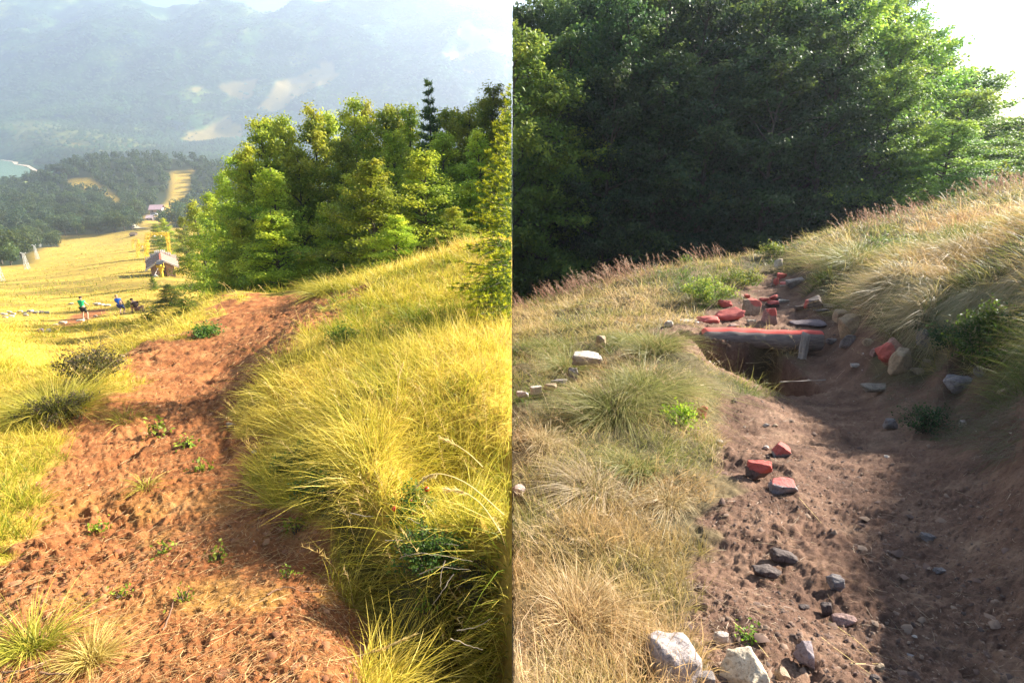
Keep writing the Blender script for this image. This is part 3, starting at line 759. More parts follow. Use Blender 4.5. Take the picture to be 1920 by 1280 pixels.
for i, (u, v, Y) in enumerate(RT):
    x, y, z, h = tall(RIGHT, max(u, 962), v, Y)
    row = 0 if Y < 21 else 1 if Y < 24.3 else 2 if Y < 28 else 3
    k = cnt.get(row, 0); cnt[row] = k + 1; tm, cm = BD[i % 4]
    sz = h / 9.0; sx = min(1.15, max(.5, (2.75 if row else 2.3) / 3.3 * _g.uniform(.9, 1.15) * (h / 9) ** .35))
    sun_tint = u < 1060 and row < 2
    tint = (3.6, 2.7, 1.5) if sun_tint else (4.4, 3.9, 2.4) if u > 1600 else (_g.uniform(1.1, 1.7),) * 2 + (1.6,)  # brighter tints paint sunlight on the leftmost trees and the right-hand end
    place_tree("forest_tree", [("trunk", tm), ("crown", cm)], x, y, z, sx, sz, f"{'sun-tinted' if sun_tint else 'backlit'} beech, {ORD[min(k,13)]} from the left in the {ROW[row]}", "tree", "beeches of the dark forest", tint, side=RIGHT if x < sx * 5 else None)

# ------------------------------------------------------------------ grass
def normals(side, x, y, e=.04):
    h0 = H(side, x, y); gx = (H(side, x + e, y) - h0) / e; gy = (H(side, x, y + e) - h0) / e
    n = np.stack([-gx, -gy, np.ones_like(gx)], -1); return h0, n / np.linalg.norm(n, axis=-1)[..., None]
def sample(side, n, y0, y1, amax=1.12, g=RNG):
    q = g.uniform(math.log(y0 + .3), math.log(y1 + .3), n); y = np.exp(q) - .3
    x = side * g.random(n) * amax * (np.maximum(y, 1) + .5) * .97
    return x, y
def blades(P, D, L, Wd, B, C, seg=3, tipcol=None):
    """curved tapering blades. D start direction, B bend vector"""
    n = len(P); S = np.cross(D, RNG.normal(size=(n, 3))); S /= np.linalg.norm(S, axis=1)[:, None] + 1e-9
    V, cc = [], []
    for k in range(seg + 1):
        t = k / seg; c = P + (D * t + B * t * t) * L[:, None]; col = C if tipcol is None else C * (1 - t) + tipcol * t
        if k < seg:
            w = (Wd * (1 - .75 * t ** 1.5))[:, None] * .5; V += [c - S * w, c + S * w]; cc += [col, col]
        else: V.append(c); cc.append(col)
    m = 2 * seg + 1; V = np.stack(V, 1); cc = np.stack(cc, 1)
    F = []
    for k in range(seg - 1): a = 2 * k; F += [[a, a+1, a+3], [a, a+3, a+2]]
    a = 2 * (seg - 1); F.append([a, a+1, a+2])
    return V, cc, np.array(F), m
def blade_obj(name, parts, side, mat=M_GRASS, kind="stuff", parent=None):
    Vs, Cs, Fs, o = [], [], [], 0
    for V, cc, F, m in parts:
        V = V.copy(); ok = ((V[:, 0, 0] * side) > .002); V, cc = V[ok], cc[ok]; V[:, :, 0] = side * (np.abs(V[:, :, 0]) + .0015); n = len(V)
        if not n: continue
        Vs.append(V.reshape(-1, 3)); Cs.append(cc.reshape(-1, 3)); Fs.append((np.arange(n)[:, None, None] * m + F[None]).reshape(-1, 3) + o); o += n * m
    me = mesh_np(name, np.concatenate(Vs), np.concatenate(Fs), mat, {"Col": np.concatenate(Cs)})
    o = link(name, me, parent); return tag(o, kind=kind) if kind else o
def lerp_cols(t, cols):
    cols = np.array(cols); t = np.clip(t, 0, .9999) * (len(cols) - 1); i = t.astype(int); f = (t - i)[:, None]
    return cols[i] * (1 - f) + cols[i + 1] * f
def unit(v): return v / (np.linalg.norm(v, axis=-1)[..., None] + 1e-9)

def tufts(side, n_t, per, y0, y1, spread, Lm, width, keepf, comb, colf, lenf=None, up=.95, stiff=.42, seg=3):
    """blades grouped in tufts so that the sward shows clumps, parting and shadow gaps"""
    x, y = sample(side, n_t, y0, y1); m = soil(side, x, y); k = keepf(x, y, m); x, y, m = x[k], y[k], m[k]
    h, nn = normals(side, x, y); n = len(x)
    R = np.repeat; pr = per
    sp = spread * (1 + .10 * y)
    az = RNG.random(n * pr) * 6.283; rr = np.sqrt(RNG.random(n * pr)) * R(sp, pr)
    bx, by = R(x, pr) + rr * np.cos(az), R(y, pr) + rr * np.sin(az)
    keep = (bx * side > .0025) & (soil(side, bx, by) < .62); 
    bh = R(h, pr) - (R(nn[:, 0], pr) * (bx - R(x, pr)) + R(nn[:, 1], pr) * (by - R(y, pr))) / np.maximum(R(nn[:, 2], pr), .35) - .015
    P = np.stack([bx, by, bh], 1); out = np.stack([np.cos(az), np.sin(az), 0 * az], 1) * (rr / R(sp, pr))[:, None]
    cb = comb(R(x, pr), R(y, pr), R(nn, pr, 0))
    tl = (Lm * RNG.uniform(.65, 1.3, n)) * (lenf(x, y) if lenf else 1)
    L = R(tl, pr) * RNG.uniform(.55, 1.15, n * pr)
    D = unit(R(nn, pr, 0) * .35 + np.array([0, 0, up]) + out * .55 + cb * .5 + RNG.normal(size=(n * pr, 3)) * .36)
    B = cb * .35 + np.array([0, 0, -stiff]) * RNG.uniform(.3, 1.7, (n * pr, 1)) + out * .2 + RNG.normal(size=(n * pr, 3)) * .24
    Wd = np.maximum(width, .00075 * by) * RNG.uniform(.7, 1.3, n * pr)
    C, T = colf(x, y, n, pr)
    s = slice(None)
    P, D, L, Wd, B, C, T = (q[keep] for q in (P, D, L, Wd, B, C, T))
    return blades(P, D, L, Wd, B, C, seg, T)

def col_left(x, y, n, pr):
    t = .62 + .55 * fbm(x * .7, y * .7, 3, 11) + .18 * RNG.normal(size=n)
    hol_shade = sstep(-.3, .3, inside(HOLLOW_SHADE, x, y)) * .55  # shade lying in the hollow is put into the grass colour
    t = t - hol_shade - .3 * sstep(38, 50, y) * (1 - sstep(80, 110, y)) - .22 * (vnoise(x * .08, y * .05, 0, 14) > .05) * (y > 30)
    base = lerp_cols(t - .25, [(.10,.16,.012),(.30,.28,.02),(.56,.42,.04),(.62,.42,.05)])
    tip = lerp_cols(t + .1 * RNG.normal(size=n), [(.26,.30,.015),(.64,.50,.04),(.92,.70,.12),(.95,.70,.18)])
    a = RNG.uniform(.8, 1.25, (n * pr, 1)); return np.repeat(base, pr, 0) * a, np.repeat(tip, pr, 0) * a
def col_right(x, y, n, pr):
    t = .44 + .85 * fbm(x * .9 + 7, y * .9, 3, 12) + .18 * RNG.normal(size=n)
    base = lerp_cols(t - .15, [(.06,.12,.02),(.18,.19,.04),(.42,.30,.10),(.50,.34,.16)])
    tip = lerp_cols(t + .1 * RNG.normal(size=n), [(.14,.22,.03),(.46,.38,.11),(.76,.56,.26),(.84,.60,.36)])
    k = (sstep(.05, .45, fbm(x * 1.1 + 30, y * 1.1, 3, 133)) * .55)[:, None]; base = base * (1 - k) + np.array([.34,.18,.08]) * k; tip = tip * (1 - k) + np.array([.66,.38,.19]) * k
    a = RNG.uniform(.6, 1.3, (n * pr, 1)); return np.repeat(base, pr, 0) * a, np.repeat(tip, pr, 0) * a
def comb_slope(kx, ky, k):
    def f(x, y, nn):
        d = np.stack([nn[:, 0] * k + kx + .35 * vnoise(x * .6, y * .6, 0, 21), nn[:, 1] * k + ky + .35 * vnoise(x * .6, y * .6, 0, 23), 0 * x], 1); return d
    return f
def grass():
    nd = lambda s: (lambda x, y, m: m < .5)
    lenL = lambda x, y: np.where(inside(DITCH, x, y) > -.02, .62, np.where(x > -.42 * (y + .5), 1.15, .72)) * (1 - .45 * sstep(7, 11, y) * (x < -.5 * y))
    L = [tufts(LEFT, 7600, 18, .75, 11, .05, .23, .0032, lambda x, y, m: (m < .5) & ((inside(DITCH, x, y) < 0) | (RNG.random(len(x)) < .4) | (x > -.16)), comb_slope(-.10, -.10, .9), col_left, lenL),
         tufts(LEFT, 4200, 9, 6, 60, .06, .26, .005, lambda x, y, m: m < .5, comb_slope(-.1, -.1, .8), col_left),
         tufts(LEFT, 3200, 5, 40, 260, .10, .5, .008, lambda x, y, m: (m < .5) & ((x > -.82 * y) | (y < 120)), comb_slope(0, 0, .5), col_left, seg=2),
         # sparse green sprigs on the dug soil
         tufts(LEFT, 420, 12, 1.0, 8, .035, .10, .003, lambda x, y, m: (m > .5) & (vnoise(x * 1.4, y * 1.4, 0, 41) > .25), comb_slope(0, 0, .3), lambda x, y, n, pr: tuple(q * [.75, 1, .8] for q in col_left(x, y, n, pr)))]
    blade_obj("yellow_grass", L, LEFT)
    def lenR(x, y): return np.where((x > .42 * y) & (y > 2.8), 1.35, .85)
    Rr = [tufts(RIGHT, 8600, 17, .75, 12, .055, .20, .0028, lambda x, y, m: (m < .5) & (fbm(x * 2.4, y * 2.4, 2, 131) > -.42), comb_slope(-.22, -.12, .9), col_right, lenR, stiff=.55),
          tufts(RIGHT, 3600, 10, 7, 18, .07, .26, .004, lambda x, y, m: m < .5, comb_slope(-.25, -.1, .8), col_right, stiff=.5),
          tufts(RIGHT, 160, 9, 1.3, 9, .03, .08, .003, lambda x, y, m: (m > .5) & (vnoise(x * 1.2, y * 1.2, 0, 43) > .3), comb_slope(0, 0, .3), lambda x, y, n, pr: tuple(q * [.5, .9, .7] for q in col_right(x, y, n, pr)))]
    # grass hanging over the lip of the bank
    lip = [(1530,500),(1580,540),(1625,575),(1660,600),(1700,632),(1760,640),(1830,660),(1919,700)]
    P = np.array([tuple(hit(*p)) for p in lip]); n = 9000; t = RNG.random(n) * (len(P) - 1.001); i = t.astype(int); f = (t - i)[:, None]
    Q = P[i] * (1 - f) + P[i+1] * f; Q[:, 0] += RNG.uniform(0, .35, n) + .1; Q[:, 1] += RNG.normal(size=n) * .12; Q[:, 2] = H(RIGHT, Q[:, 0], Q[:, 1]) + .01
    tt = RNG.random(n); C = lerp_cols(tt, [(.08,.12,.03),(.26,.22,.10),(.40,.31,.17)]); T = lerp_cols(tt, [(.14,.18,.05),(.42,.36,.19),(.56,.44,.27)])
    D = unit(np.array([-.75, -.35, .45]) + RNG.normal(size=(n, 3)) * .25); B = np.array([-.15, -.1, -1.15]) + RNG.normal(size=(n, 3)) * .15
    Rr.append(blades(Q, D, RNG.uniform(.18, .42, n), np.full(n, .0045), B, C, 3, T))
    blade_obj("dry_grass", Rr, RIGHT)
grass()

def straw_litter():
    """loose dead straws and root fibres lying on the soil"""
    for side, n, y1, c in ((LEFT, 19000, 10, [(.34,.16,.06),(.60,.36,.14),(.75,.52,.24)]), (RIGHT, 7000, 8, [(.16,.10,.06),(.36,.25,.15),(.55,.43,.30)])):
        x, y = sample(side, n * 2, 1.0, y1); m = soil(side, x, y)
        if side == RIGHT: kp = (m > .4) & (RNG.random(len(x)) < np.where(x > .62 * y, .25, 1))
        else: kp = m > .35
        x, y, m = x[kp][:n], y[kp][:n], m[kp][:n]
        h, nn = normals(side, x, y); n_ = len(x); z = h + micro(side, x, y, m) + .003
        a = RNG.random(n_) * 6.28; D = unit(np.stack([np.cos(a), np.sin(a), RNG.normal(size=n_) * .18 + .06], 1)); D = unit(D - nn * ((D * nn).sum(1) - .08)[:, None])
        L = RNG.exponential(.035, n_) + .02; B = np.cross(nn, D) * RNG.normal(size=(n_, 1)) * .5 - nn * .06
        C = lerp_cols(RNG.random(n_), c); o = blades(np.stack([x, y, z], 1), D, np.minimum(L, .3), np.maximum(.0022, .0006 * y), B, C, 3)
        blade_obj("straw_litter", [o], side)
straw_litter()

def lumps(name, side, n, y1, size, colr, pick, mat=M_STONE, amin=1.0):
    """small irregular crumbs of soil or stone bedded in the ground"""
    x, y = sample(side, n * 3, 1.0, y1); m = soil(side, x, y); k = pick(x, y, m); x, y, m = x[k][:n], y[k][:n], m[k][:n]; n = len(x)
    z = H(side, x, y) + micro(side, x, y, m); r = size * (RNG.pareto(2.6, n) * .5 + .5); r = np.minimum(r, size * 4)
    r = np.maximum(r, .0008 * y); d = np.array([[1,0,0],[.3,.95,0],[-.8,.6,0],[-.8,-.6,0],[.3,-.95,0],[0,0,.8]])
    a = RNG.random(n) * 6.28; ca, sa = np.cos(a)[:, None], np.sin(a)[:, None]; q = d[None] * r[:, None, None] * RNG.uniform(.6, 1.3, (n, 6, 1)) + RNG.normal(size=(n, 6, 3)) * r[:, None, None] * .18
    q = np.stack([q[..., 0] * ca - q[..., 1] * sa, q[..., 0] * sa + q[..., 1] * ca, q[..., 2]], -1) + np.stack([x, y, z], 1)[:, None]; q[..., 0] = side * np.maximum(side * q[..., 0], .003)
    F = np.array([[0,1,5],[1,2,5],[2,3,5],[3,4,5],[4,0,5]]); c = lerp_cols(RNG.random(n), colr)
    me = mesh_np(name, q.reshape(-1, 3), (np.arange(n)[:, None, None] * 6 + F).reshape(-1, 3), mat, {"Col": np.repeat(c, 6, 0)}); tag(link(name, me), kind="stuff")
mcl, _nt, _b = nmat("crumbs"); _nt.links.new(attr(_nt, "Col").outputs["Color"], _b.inputs["Base Color"]); _b.inputs["Roughness"].default_value = .95
lumps("soil_clods", LEFT, 9000, 11, .007, [(.15,.055,.02),(.27,.105,.04),(.38,.18,.075)], lambda x, y, m: (m > .6) & (fbm(x * 1.5, y * 1.5, 3, 120) > -.15), mcl)
lumps("soil_clods", RIGHT, 8000, 11, .007, [(.07,.045,.035),(.17,.10,.07),(.27,.18,.12)], lambda x, y, m: (m > .6) & (fbm(x * 1.5, y * 1.5, 3, 121) > -.15), mcl)
_rub = poly([(1290,610),(1300,590),(1400,540),(1500,525),(1560,560),(1640,640),(1700,720),(1600,720),(1540,620)])
lumps("stone_rubble", RIGHT, 500, 12, .016, [(.2,.17,.16),(.38,.31,.25),(.5,.42,.34)], lambda x, y, m: ((inside(_rub, x, y) > 0) | (RNG.random(len(x)) < .03)) & (m > .5), mcl)
lumps("stone_rubble", LEFT, 160, 9, .008, [(.45,.33,.22),(.62,.48,.34)], lambda x, y, m: (m > .5) & (RNG.random(len(x)) < .1), mcl)

def seed_heads():
    """feathery seed heads standing along the ridge"""
    parts = []
    def heads(side, n, pick, cols, Lr, leanx):
        x, y = pick(n); ok = (x * side > .02) & (soil(side, x, y) < .5); x, y = x[ok], y[ok]; n = len(x); z = H(side, x, y)
        P = np.stack([x, y, z], 1); D = unit(np.array([leanx, -.05, 1.]) + RNG.normal(size=(n, 3)) * .16); L = RNG.uniform(*Lr, n)
        B = np.array([leanx, 0, -.18]) + RNG.normal(size=(n, 3)) * .1; C = lerp_cols(RNG.random(n), cols)
        parts.append(blades(P, D, L, np.maximum(.002, .0004 * y), B, C * .9, 3))
        k = 18; t = np.repeat(np.linspace(.55, 1.0, k)[None], n, 0) + RNG.normal(size=(n, k)) * .01; t = t[..., None]
        Q = P[:, None] + (D[:, None] * t + B[:, None] * t * t) * L[:, None, None]; Q = Q.reshape(-1, 3)
        DD = unit(np.repeat(D, k, 0) + RNG.normal(size=(n * k, 3)) * .75)
        parts.append(blades(Q, DD, np.repeat(L, k) * RNG.uniform(.05, .12, n * k), np.repeat(np.maximum(.0035, .0007 * y), k), np.zeros((n * k, 3)), np.repeat(C, k, 0) * RNG.uniform(.8, 1.3, (n * k, 1)), 1))
    brown = [(.20,.12,.08),(.34,.20,.13),(.50,.36,.24)]
    ridge = np.array([tuple(hit(u, v))[:2] for u, v in [(965,590),(1000,580),(1060,560),(1110,545),(1160,530),(1220,515),(1290,502),(1360,494),(1440,482),(1500,470),(1560,450),(1620,430),(1700,410),(1790,384),(1860,364),(1915,352)]])
    def on_ridge(n):
        t = RNG.random(n) * (len(ridge) - 1.001); i = t.astype(int); f = (t - i)[:, None]; q = ridge[i] * (1 - f) + ridge[i+1] * f
        return q[:, 0] + RNG.normal(size=n) * .25, q[:, 1] + RNG.normal(size=n) * .45
    def clumpy(n):
        x, y = on_ridge(n * 3); k = RNG.random(n * 3) < sstep(-.5, .7, vnoise(x * .9, y * .9, 0, 83)); return x[k], y[k]
    heads(RIGHT, 560, clumpy, brown, (.18, .55), -.2)
    heads(RIGHT, 260, lambda n: sample(RIGHT, n, 1.8, 11), [(.4,.28,.15),(.55,.42,.25)], (.25, .42), -.3)
    blade_obj("seed_head_grass", parts, RIGHT); parts.clear()
    heads(LEFT, 230, lambda n: sample(LEFT, n, 1.6, 12), [(.6,.4,.12),(.75,.55,.22)], (.25, .42), -.15)
    blade_obj("seed_head_grass", parts, LEFT)
seed_heads()

def stalk(u0, v0, Y, pts, label, side):
    """one long dry grass stalk with a drooping ear; pts are directions it passes on its way"""
    P = [np.array(tuple(pt(u0, v0, Y)))] + [pt(u, v, Y + dy) for u, v, dy in pts]; P = np.array(P); k = len(P)
    t = np.linspace(0, k - 1, 14); Q = np.stack([np.interp(t, range(k), P[:, j]) for j in range(3)], 1)
    for _ in range(2): Q[1:-1] = (Q[:-2] + 2 * Q[1:-1] + Q[2:]) / 4
    root = empty("grass_stalk", tuple(Q[0]), label, "grass stalk", "long dry grass stalks on the left")
    V, F = tubes([(Q - Q[0], np.linspace(.0022, .0012, 14))], 4)
    link("stem", mesh_np("stem", V, F, plain_straw, smooth=True), root)
    n = 70; s = RNG.uniform(.58, 1, n) * 13; E_ = np.stack([np.interp(s, range(14), Q[:, j]) for j in range(3)], 1) - Q[0]
    dv = unit(Q[-1] - Q[-4] + RNG.normal(size=(n, 3)) * .012)
    o = blades(E_, dv, np.full(n, .022), np.full(n, .005), RNG.normal(size=(n, 3)) * .2, np.tile([.8, .62, .25], (n, 1)) * RNG.uniform(.8, 1.2, (n, 1)), 2)
    V, cc, F, m = o
    me = mesh_np("ear", V.reshape(-1, 3), (np.arange(n)[:, None, None] * m + F[None]).reshape(-1, 3), M_GRASS, {"Col": cc.reshape(-1, 3)})
    tag(link("ear", me, root), kind="stuff")
plain_straw = plain("straw", (.75,.56,.22), .7, .15, 20)
stalk(945,965,1.75,[(880,905,0),(830,886,0),(800,889,-.02),(785,910,-.03)],"long dry stalk arching left with its ear hanging at the far end", LEFT)
stalk(940,1000,1.7,[(905,945,0),(870,920,0),(835,917,-.02)],"dry stalk arching just below the longest arching stalk", LEFT)
stalk(905,875,2.1,[(880,850,0),(850,830,0),(828,822,-.02)],"dry stalk arching above the two lower ones in the yellow grass", LEFT)
stalk(577,1245,1.36,[(640,1235,.03),(710,1220,.05),(775,1190,.05)],"straight pale stalk lying across the dug soil at the bottom of the path", LEFT)
stalk(742,780,3.2,[(745,740,0),(748,700,0),(756,682,-.02)],"upright pale stalk standing in the middle of the yellow grass", LEFT)

# ------------------------------------------------------------------ stones
def stone_mesh(seed, w, d, h, paint=None, sharp=.7, sub=2, flat_top=False):
    g = np.random.default_rng(seed); bm = bmesh.new()
    pts = g.uniform(-1, 1, (22, 3)); pts /= np.maximum(np.abs(pts).max(1), np.linalg.norm(pts, axis=1) * sharp)[:, None]
    pts *= g.uniform(.86, 1.0, (22, 1))
    if flat_top: pts[:, 2] = np.where(pts[:, 2] > .1, 1, pts[:, 2])
    for p in pts: bm.verts.new(p)
    r = bmesh.ops.convex_hull(bm, input=bm.verts[:]); bmesh.ops.delete(bm, geom=[v for v in r["geom_interior"] if isinstance(v, bmesh.types.BMVert)], context='VERTS')
    bmesh.ops.bevel(bm, geom=bm.edges[:], offset=.07, segments=1, affect='EDGES', clamp_overlap=True)
    bmesh.ops.triangulate(bm, faces=bm.faces[:])
    for _ in range(sub):
        bmesh.ops.subdivide_edges(bm, edges=[e for e in bm.edges if e.calc_length() > .16], cuts=1, use_grid_fill=False); bmesh.ops.triangulate(bm, faces=bm.faces[:])
    co = np.array([v.co for v in bm.verts])
    dn = .13 * fbm(co[:, 0] * 2.2 + seed, co[:, 1] * 2.2, 4, 71, co[:, 2] * 2.2)
    co = co * (1 + dn[:, None]); pd = np.zeros(len(co))
    if paint is not None:
        q = unit(co) @ unit(np.array(paint[:3])); pd = np.clip(.5 + (q - paint[3]) * 2.2, 0, 1)
    co *= np.array([w, d, h]) / 2
    for v, c in zip(bm.verts, co): v.co = c
    bmesh.ops.remove_doubles(bm, verts=bm.verts, dist=min(w, d, h) * .01)
    me = bpy.data.meshes.new("stone"); n0 = len(bm.verts)
    lay = bm.verts.layers.float.new("paint")
    # after merging, look the paint up again by direction
    for v in bm.verts:
        if paint is not None:
            c = np.array(v.co) / (np.array([w, d, h]) / 2); q = float(unit(c) @ unit(np.array(paint[:3]))); v[lay] = min(1, max(0, .5 + (q - paint[3]) * 2.2))
    bm.to_mesh(me); bm.free()
    if sub > 2: me.polygons.foreach_set("use_smooth", np.ones(len(me.polygons), bool))
    me.materials.append(M_STONE); return me
GREY, TAN, PINK, PALE, DARK = (.24,.21,.20), (.40,.30,.20), (.34,.22,.19), (.58,.50,.43), (.13,.10,.09)
_sc = [100]
def stone(u, v, w, h, label, col=GREY, paint=None, dep=None, tilt=(0, 0, 0), sink=.28, Y=None, sharp=.7, sub=3, cat="stone", name="stone", up=0.0, grp=None):
    """u, v: middle of the stone as measured; w, h: its measured size; rests on the ground below it"""
    p = hit(u, v + h * .45); D = (p - Vector(EYE)).length if Y is None else Y / ray(u, v)[1]
    if Y is not None: q = pt(u, v + h * .45, Y); p = Vector(q)
    W_, H_ = w / FPX * p.y * 1.03, h / FPX * p.y * 1.03
    d_ = dep if dep else .75 * (W_ + H_) / 2
    Hr = max(H_ * 1.05 - .25 * d_, .35 * H_)
    _sc[0] += 1
    me = stone_mesh(_sc[0], W_, d_, Hr * (1 + sink), paint, sharp, sub)
    x, y = p.x, p.y + d_ * .35; side = LEFT if u < 960 else RIGHT
    z0 = p.z if Y is not None else float(H(side, x, y)) * .5 + p.z * .5
    o = link(name, me); o.location = (x, y, z0 + Hr * .5 * (1 - sink) + up); o.rotation_euler = tilt; o.color = (*col, 1)
    return tag(o, label, cat, grp)
FR, TP, LT_, RT_ = (-.1,-1,.2), (0,0,1), (-1,-.2,.2), (1,-.2,.5)
S = stone
def painted(*a, p=(0,-.2,1,.35), **k): return S(*a, paint=p, **k)
painted(1360,570,26,17,"small stone painted red all over beside the leafy shrub", p=(0,0,1,-.8), col=DARK)
painted(1412,575,36,32,"large brown stone with a red painted upper right edge behind the log", p=(.55,.1,1,.62), col=TAN)
painted(1445,592,27,34,"upright pinkish stone with a red painted tip behind the log", p=(.3,0,1,.5), col=PINK)
painted(1371,590,56,26,"flat oval slab painted light red lying on the soil behind the log", p=(0,-.3,1,-.5), col=PINK, tilt=(.1,-.22,0))
painted(1401,555,12,8,"tiny red painted stone farthest of the row left of the jagged stone", p=(0,0,1,-.6), col=DARK)
painted(1434,561,18,8,"small flat red painted stone between the large brown stone and the jagged one", p=(0,0,1,-.4), col=DARK)
painted(1455,557,22,12,"jagged stone with red painted left half", p=(-.8,0,.6,.1), col=DARK)
S(1470,563,24,9,"thin pale grey broken stone next to the jagged red one", PALE)
painted(1451,569,24,15,"dark stone with an orange red ridge above the upright pinkish stone", p=(0,0,1,.2), col=DARK)
S(1459,502,14,16,"pale stone standing on top of the red stone at the end of the trench", PALE, up=.1)
painted(1466,516,19,14,"red painted stone at the far end of the trench", p=(0,-.4,1,-.4), col=DARK)
painted(1456,527,8,14,"narrow red painted stone leaning at the foot of the far grass", p=(0,-.3,1,-.5), col=PINK)
painted(1471,532,18,9,"small pink stone lying under the red stone at the trench end", p=(-.2,0,1,.1), col=PALE)
S(1493,528,34,18,"grey block with slanting top at the far right end of the trench", GREY, tilt=(0,-.25,0))
painted(1527,567,42,28,"dark block with a red painted left edge set in the bank", p=(-1,-.1,0,.72), col=(.16,.13,.12), sharp=.5, dep=.22)
S(1540,582,36,9,"thin flat stone lying below the block with the red edge", GREY)
S(1557,573,26,9,"pale flat stone with a chip on the bank right of the red edged block", PALE)
S(1522,606,62,20,"broad flat purple grey slab behind the right end of the log", (.2,.16,.17), dep=.35)
S(1410,604,18,13,"small pale arched stone just behind the middle of the log", (.45,.4,.3))
painted(1330,598,46,16,"pink red sprayed flat stone left of the oval slab", p=(0,0,1,-.6), col=PINK)
S(1255,606,18,13,"small pale stone in the grass left of the log", PALE)
S(1378,611,22,9,"small pinkish stone lying close behind the left part of the log", (.5,.33,.27))
painted(1315,770,24,30,"stone with a flat red painted front at the edge of the left grass", p=(0,-.9,.5,.1), col=PINK)
S(1100,692,58,30,"flat topped pale block in the left grass slope", PALE, sharp=.5, sink=.05, up=.12)
S(1074,708,20,30,"dark shaded stone leaning against the pale block", GREY, up=.05)
S(1127,650,20,24,"pointed brown stone in the grass above the pale block", TAN, up=.08)
S(1048,722,34,12,"low grey stone half hidden below the pale block", GREY, up=.05)
S(1031,733,28,17,"flat tan stone left of the pale block, middle of a line of stones", TAN, up=.05)
S(1005,739,24,18,"pale stone in the line of stones at the left", PALE, up=.05)
S(980,746,26,14,"lowest pale stone of the line at the left", PALE, up=.05)
S(973,930,28,26,"pale pink stone at the left edge of the dry grass", (.55,.43,.37), up=.04)
# bank
S(1580,589,30,23,"tan stone at the foot of the bank, left of the bigger tan block", TAN)
S(1602,604,46,44,"big tan block split by a crack at the foot of the bank", TAN, tilt=(0,-.3,.2))
S(1591,636,24,28,"dark blue grey stone below the big tan block", GREY)
painted(1676,656,50,50,"slanting pink stone slab leaning on the bank", p=(-.5,-.4,.7,.45), col=(.45,.26,.2), tilt=(0,-.85,0), dep=.14)
S(1641,660,14,16,"little pink stone left of the slanting slab", PINK)
S(1694,674,38,52,"upright tan block right of the slanting pink slab", TAN, sharp=.5)
S(1736,641,36,46,"grey angular stone in the bank under the hanging grass", GREY)
S(1739,680,22,16,"small tan stone under the grey angular one", TAN)
S(1805,716,62,34,"broad pale grey rounded stone at the right foot of the bank", (.3,.27,.28))
S(1655,721,76,19,"long thin flat slab lying in the shaded trench", (.3,.25,.2), dep=.15)
S(1605,684,18,9,"small pale flat stone in the trench between log and bank", PALE)
S(1674,792,30,24,"grey stone in the shade left of the green sprigs", GREY)
S(1807,792,15,13,"small white stone in the shaded trench", PALE)
S(1868,792,10,8,"tiny pink stone right of the small white one", PINK)
S(1750,1004,44,20,"flat stone half sunk in the floor of the trench", GREY, sink=.5)
S(1765,1068,26,12,"small flat stone just below the half sunk one in the shade", GREY, sink=.4)
S(1629,641,20,16,"small brown stone between the big tan block and the slanting pink slab", TAN)
S(1562,638,22,12,"flat grey stone just right of the log end", GREY)
S(1722,697,26,14,"low brown stone below the small tan one under the bank", TAN)
S(1500,576,20,10,"dark flat stone between the upright pinkish stone and the red edged block", DARK)
S(1845,690,30,22,"grey stone under the big bilberry shrub at the foot of the bank", GREY)
S(1890,730,26,18,"brown stone at the right edge under the bank", TAN)
# front group
painted(1467,841,38,34,"rounded grey stone with a thick red painted arch", p=(-.15,-.1,1,.0), col=(.33,.29,.27), sub=3)
painted(1427,876,54,40,"wedge stone with red painted peak and dark shaded front", p=(.3,.0,1,.0), col=(.14,.10,.09), sub=3)
painted(1472,908,62,38,"grey slab stone with a thin red painted top edge", p=(.2,.2,1,.3), col=(.3,.26,.26), sub=3)
S(1350,829,15,12,"small pale stone on the sunny soil left of the red arched stone", PALE)
S(1437,838,13,8,"tiny pale stone between straw and the red arched stone", PALE)
S(1438,796,14,7,"tiny cream stone on the sunny soil", PALE)
S(1453,797,12,6,"tiny brown stone beside the cream one", TAN)
S(1472,1040,62,32,"long stone put for a dark shadow mark in the soil, upper of a pair", DARK, tilt=(0,.3,0))  # dark stone colour stands in for the shadow at this mark
S(1441,1070,64,28,"long stone put for a dark shadow mark in the soil, lower of a pair", DARK, tilt=(0,.2,0))  # shadow painted as dark stone colour here as well
S(1566,1090,42,32,"grey stone with a slanting top at the shadow's edge", GREY, sharp=.5)
S(1510,1138,28,14,"small dark stone in the soil above the slab", DARK)
S(1550,1137,26,32,"dark upright stone right of the small dark one", DARK)
S(1586,1160,58,30,"flat brown grey slab lying at the shadow's edge", PINK, sink=.3)
S(1516,1222,34,54,"upright purple grey slab standing in the soil near the bottom", (.28,.23,.24), sharp=.5, dep=.07, sink=.25)
S(1470,1260,36,34,"rough brown stone between the big pale boulder and the upright slab", TAN)
S(1650,1250,20,24,"small tan stone at the bottom in the shade", TAN)
S(1640,1270,22,18,"small dark stone beside the small tan stone", DARK)
S(1320,1270,60,44,"rough grey rock wedged between the two boulders at the bottom", GREY, Y=1.27)
S(1353,1192,36,26,"rounded pale stone on top between the two boulders", PALE, sub=3)
S(1262,1240,132,225,"large speckled grey boulder at the bottom of the grass", (.42,.36,.34), dep=.2, sub=4, sink=.1, Y=1.26, tilt=(-.25,.10,0), cat="boulder", name="boulder", up=-.03)
S(1408,1262,120,165,"cream boulder with a lit right flank at the bottom", (.62,.52,.38), dep=.18, sub=4, sink=.1, Y=1.27, tilt=(-.2,-.45,0), cat="boulder", name="boulder", up=-.03)
